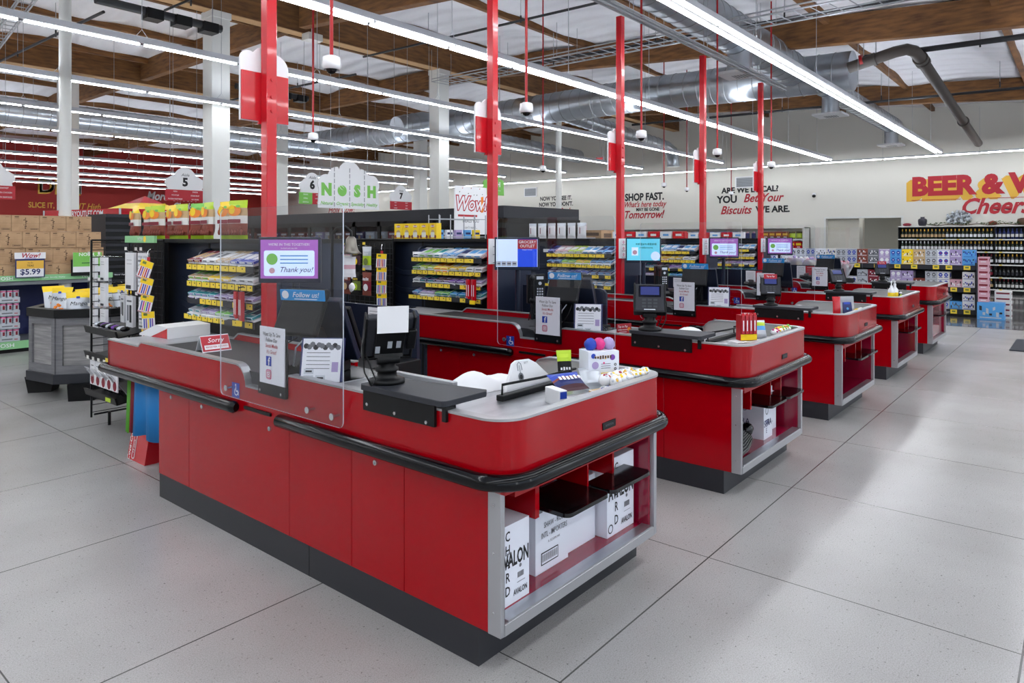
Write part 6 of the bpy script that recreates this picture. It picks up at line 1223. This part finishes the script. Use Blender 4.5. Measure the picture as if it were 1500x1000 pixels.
for si, z in enumerate(SHZ):
    for j in range(40):
        y = 4.25-j*.095
        if y < .6: break
        sec = j//12
        cg, cl, cap = [[('glass_green', 'tan', 'gold'), ('glass_green', 'white', 'gold'), ('navy', 'off_white', 'navy'), ('rose', 'white', 'white')], [('glass_green', 'white', 'white'), ('glass_dark', 'white', 'gold'), ('glass_green', 'white', 'gold'), ('rose', 'pink', 'maroon')], [('glass_dark', 'white', 'gold'), ('glass_dark', 'white', 'maroon'), ('glass_dark', 'white', 'gold'), ('glass_dark', 'dark_grey', 'black')], [('glass_dark', 'dark_grey', 'maroon'), ('glass_dark', 'maroon', 'maroon'), ('glass_dark', 'dark_grey', 'black'), ('glass_dark', 'white', 'black')], [('glass_dark', 'off_white', 'gold'), ('glass_dark', 'tan', 'gold'), ('glass_dark', 'off_white', 'maroon'), ('glass_dark', 'dark_grey', 'dark_grey')]][si][min(3, sec)]
        o = bottle(cg, cl, cap); o.location = (23.28, y, z); tag(o, '%s wine bottle with a %s label in its block on the %s shelf down' % ({'glass_dark': 'black', 'glass_green': 'dark green', 'silver_pack': 'clear', 'navy': 'navy'}.get(cg, cg), NMC.get(cl, cl.replace('_', ' ')), ORD[si]), 'bottle', '%s and %s bottles, %s wine shelf' % (cg, cl, ORD[si]))
# decor on the wine shelving
tag(MB().lathe([(0, 0), (.08, 0), (.11, .05), (.12, .16), (.11, .2), (.05, .235), (.06, .27), (0, .27)], (0, 0, 0), 'ceramic', 18).build('ceramic_jug', loc=(23.4, 3.75, 1.88)), 'dark ceramic jug with a narrow neck standing on the wine shelving', 'jug')
t = thing('ivy_garland', 'leafy green garland trailing along the top of the wine shelving', 'garland', (23.3, -.9, 1.88)); m = MB(); m.tube([(0, .1*i, .03+.02*math.sin(i)) for i in range(46)], .012, 'brown_ink', 5)
for i in range(260):
    yy = R.uniform(0, 4.5); c = V(R.uniform(-.04, .08), yy, R.uniform(.02, .11)*(.6+.4*math.sin(yy*5)**2)); a = R.uniform(0, 6.28); d = V(math.cos(a)*.6, math.sin(a), .3).normalized(); e = d.cross(V(.3, .2, 1)).normalized(); m.add([c, c+d*.04+e*.025, c+d*.08, c+d*.04-e*.025], [(0, 1, 2, 3)], 'ivy' if i % 5 else 'olive')
m.build('leaves', t)['kind'] = 'stuff'
t = thing('grape_wreath', 'pale speckled oval grape cluster ornament fixed on the wall above the wine', 'wall ornament', (23.72, 2.9, 2.12)); m = MB()
for i in range(90):
    a, r_ = R.uniform(0, 6.28), math.sqrt(R.random()); m.sph((R.uniform(-.03, .02), .32*r_*math.cos(a), .2*r_*math.sin(a)), .04, 'silver_pack' if i % 3 else 'mid_grey', 6)
m.build('clusters', t)
tag(MB().lathe([(0, 0), (.12, 0), (.16, .08), (.14, .17), (.06, .2), (0, .2)], (0, 0, 0), 'brown_ink', 14).build('wicker_jug', loc=(23.4, 1.35, 1.88)), 'round dark wicker jug beside the garland on the wine shelving', 'jug')
tag(MB().sph((0, 0, .04), (.08, .12, .05), 'maroon', 10).build('grape_bunch', loc=(23.4, 4.15, 1.885)), 'small dark red bunch at the outer end of the wine shelving top', 'ornament')
tag(MB().sph((0, 0, .06), (.07, .1, .07), 'brown_food', 10, .2).build('dried_bouquet', loc=(23.4, 2.05, 1.88)), 'small brown dried bouquet on the wine shelving', 'ornament')
# long wall shelving of groceries under the slogans
t = thing('grocery_shelving', 'cream grocery shelving running along the back wall beyond the lanes', 'shelving', (23.1, 7.0, 0)); Lq = 12.5
m = MB().box((.5, 0, 0), (.6, Lq, 1.88), 'off_white').box((0, 0, 0), (.6, .06, 1.88), 'off_white').box((0, 0, 0), (.6, Lq, .12), 'dark_grey').box((-.01, 0, 1.84), (.6, Lq, 1.88), 'off_white'); m.build('frame', t)
for z in (.5, .85, 1.18, 1.5): MB().box((0, .06, z-.03), (.5, Lq, z), 'off_white').box((-.01, .06, z-.045), (0, Lq, z+.005), 'off_white').build('shelf', t)
pal = [('fb_blue', 'white'), ('red_paint', 'yellow'), ('orange', 'white'), ('lilac', 'navy'), ('purple', 'white'), ('white', 'red_ink'), ('yellow', 'red_ink'), ('sky_blue', 'white'), ('lime', 'black'), ('brown_food', 'gold'), ('navy', 'pink'), ('silver_pack', 'fb_blue')]
for si, z in enumerate((1.5, 1.18, .85, .5)):
    y = 7.1; n_ = 0
    while y < 19.3 and n_ < 58:
        c1, c2 = pal[(int(y*1.2)+si*5) % len(pal)]; st = (int(y*1.2)+si) % 3; o = goods_box('grocery_pack', (.15, .2, .24 if si != 3 else .22), c1, c2, st if st < 2 else 2); o.location = (23.15, y, z); y += .212; n_ += 1
        tag(o, '%s and %s grocery pack in its block, back wall shelving, %s shelf down' % (NMC.get(c1, c1), NMC.get(c2, c2), ORD[si]), 'grocery', '%s %s packs, back wall shelf %d' % (c1, c2, si+1))
# freestanding table of brown boxes and packs beyond the third lane
x, y = pos(848, 14.6)
t = thing('pallet_display', 'tall stack stand of brown cartons beyond the third candy rack', 'display', (x, y, 0), math.radians(0)); MB().box((-.1, -1.2, 0), (.9, 1.3, .15), 'tan').build('pallet', t)
i = 0
for lv in range(7):
    for q in range(4):
        if lv == 6 and q in (0, 2): continue
        o = goods_box('brown_case', (.5, .55, .22), 'cardboard', 'brown_ink'); o.location = (x+.02*(lv % 2), y-1.15+.6*q, .15+.221*lv); tag(o, 'brown cardboard case in the stack beyond the third rack, %s layer, %s along' % (ORD[lv], ORD[q]), 'carton', 'brown cases beyond the third rack'); i += 1
for q in range(9):
    o = goods_box('pink_striped_pack', (.2, .14, .28), 'pink', 'purple'); p = pos(800+6.5*q, 15.6); o.location = (p[0], p[1], 1.585); 
    tag(o, 'pink and purple striped pack, %s in the row above the second cooler end' % ORD[q], 'grocery', 'pink striped packs')
p0 = pos(826, 15.6); tag(MB().box((-.42, -.5, 0), (.62, .65, 1.58), 'dark_grey').build('pack_stand', loc=(p0[0], p0[1], 0)), 'dark stand under the row of pink striped packs', 'display')
# middle gondola with packs on top, running along y beyond lane 4
for gi, (gx, gy, gl, gh) in enumerate(((13.3, 6.4, 3.2, 1.42), (17.8, 6.3, 5.0, 1.36))):
    t = thing('grocery_gondola', ('grey gondola of bagged goods behind the fourth and fifth lanes', 'grey gondola of pet goods and packs near the back wall')[gi], 'gondola', (gx, gy, 0)); MB().box((.45, 0, 0), (.55, gl, gh), 'dark_grey').box((0, 0, 0), (1.0, gl, .12), 'black').build('frame', t)
    for z in (.45, .8, 1.12):
        s_ = MB().box((0, 0, z-.025), (.45, gl, z), 'off_white').build('shelf', t); m = MB().box((-.01, 0, z-.04), (0, gl, z+.003), 'off_white')
        for q in range(int(gl/.2)): m.rect((-.01, .1+.2*q, z-.018), .1, .036, -Y3, Z3, 'yellow_tag', .002)
        m.build('price_strip', s_)
    for si, z in enumerate((1.12, .8, .45)):
        for q in range(int(gl/.22)):
            c1, c2 = pal[(q//2+si*3+gi*4) % len(pal)]; o = goods_box('grocery_pack', (.2, .18, .22), c1, c2, 2 if (q//2+si) % 2 else 0); o.location = (gx+.08, gy+.04+.22*q, z); tag(o, '%s and %s pack, %s grocery gondola, %s shelf down, %s along' % (NMC.get(c1, c1), NMC.get(c2, c2), ('nearer', 'farther')[gi], ORD[si], ORD[q]), 'grocery', 'packs on the %s gondola' % ('nearer', 'farther')[gi])
# bouquets in clear wrap near the fifth lane
for i, (px, D, py) in enumerate(((1165, 11.9, 380), (1185, 12.0, 382), (1222, 12.3, 386), (1237, 12.3, 388))):
    x, y = pos(px, D); z = hz(py, D); t = thing('wrapped_bouquet', '%s flower bouquet in clear wrap beyond the fifth lane, %s along' % ('pale pink' if i < 2 else 'red and pink', ORD[i]), 'bouquet', (x, y, z-.25), 0, 'wrapped bouquets beyond the fifth lane')
    m = MB(); m.lathe([(.03, 0), (.13, .2), (.17, .28)], (0, 0, 0), 'clear_plastic', 14); m.build('wrap', t); m = MB()
    for q in range(16): a, r_ = R.uniform(0, 6.28), R.uniform(0, .12); m.sph((r_*math.cos(a), r_*math.sin(a), .25+R.uniform(-.03, .05)), .032, ['pink', 'off_white', 'lilac'][q % 3] if i < 2 else ['maroon', 'pink', 'off_white'][q % 3], 8)
    m.tube([(0, 0, 0), (0, 0, .2)], .025, 'maroon', 8); m.build('blooms', t)
x, y = pos(1200, 12.1); t = thing('flower_stand', 'dark tiered stand holding the wrapped bouquets beyond the fifth lane', 'stand', (x, y, 0), math.radians(-50)); MB().box((-.55, -.14, .72), (.55, .14, .84), 'black').box((-.5, -.1, 0), (.5, .1, .72), 'black').build('stand_body', t)
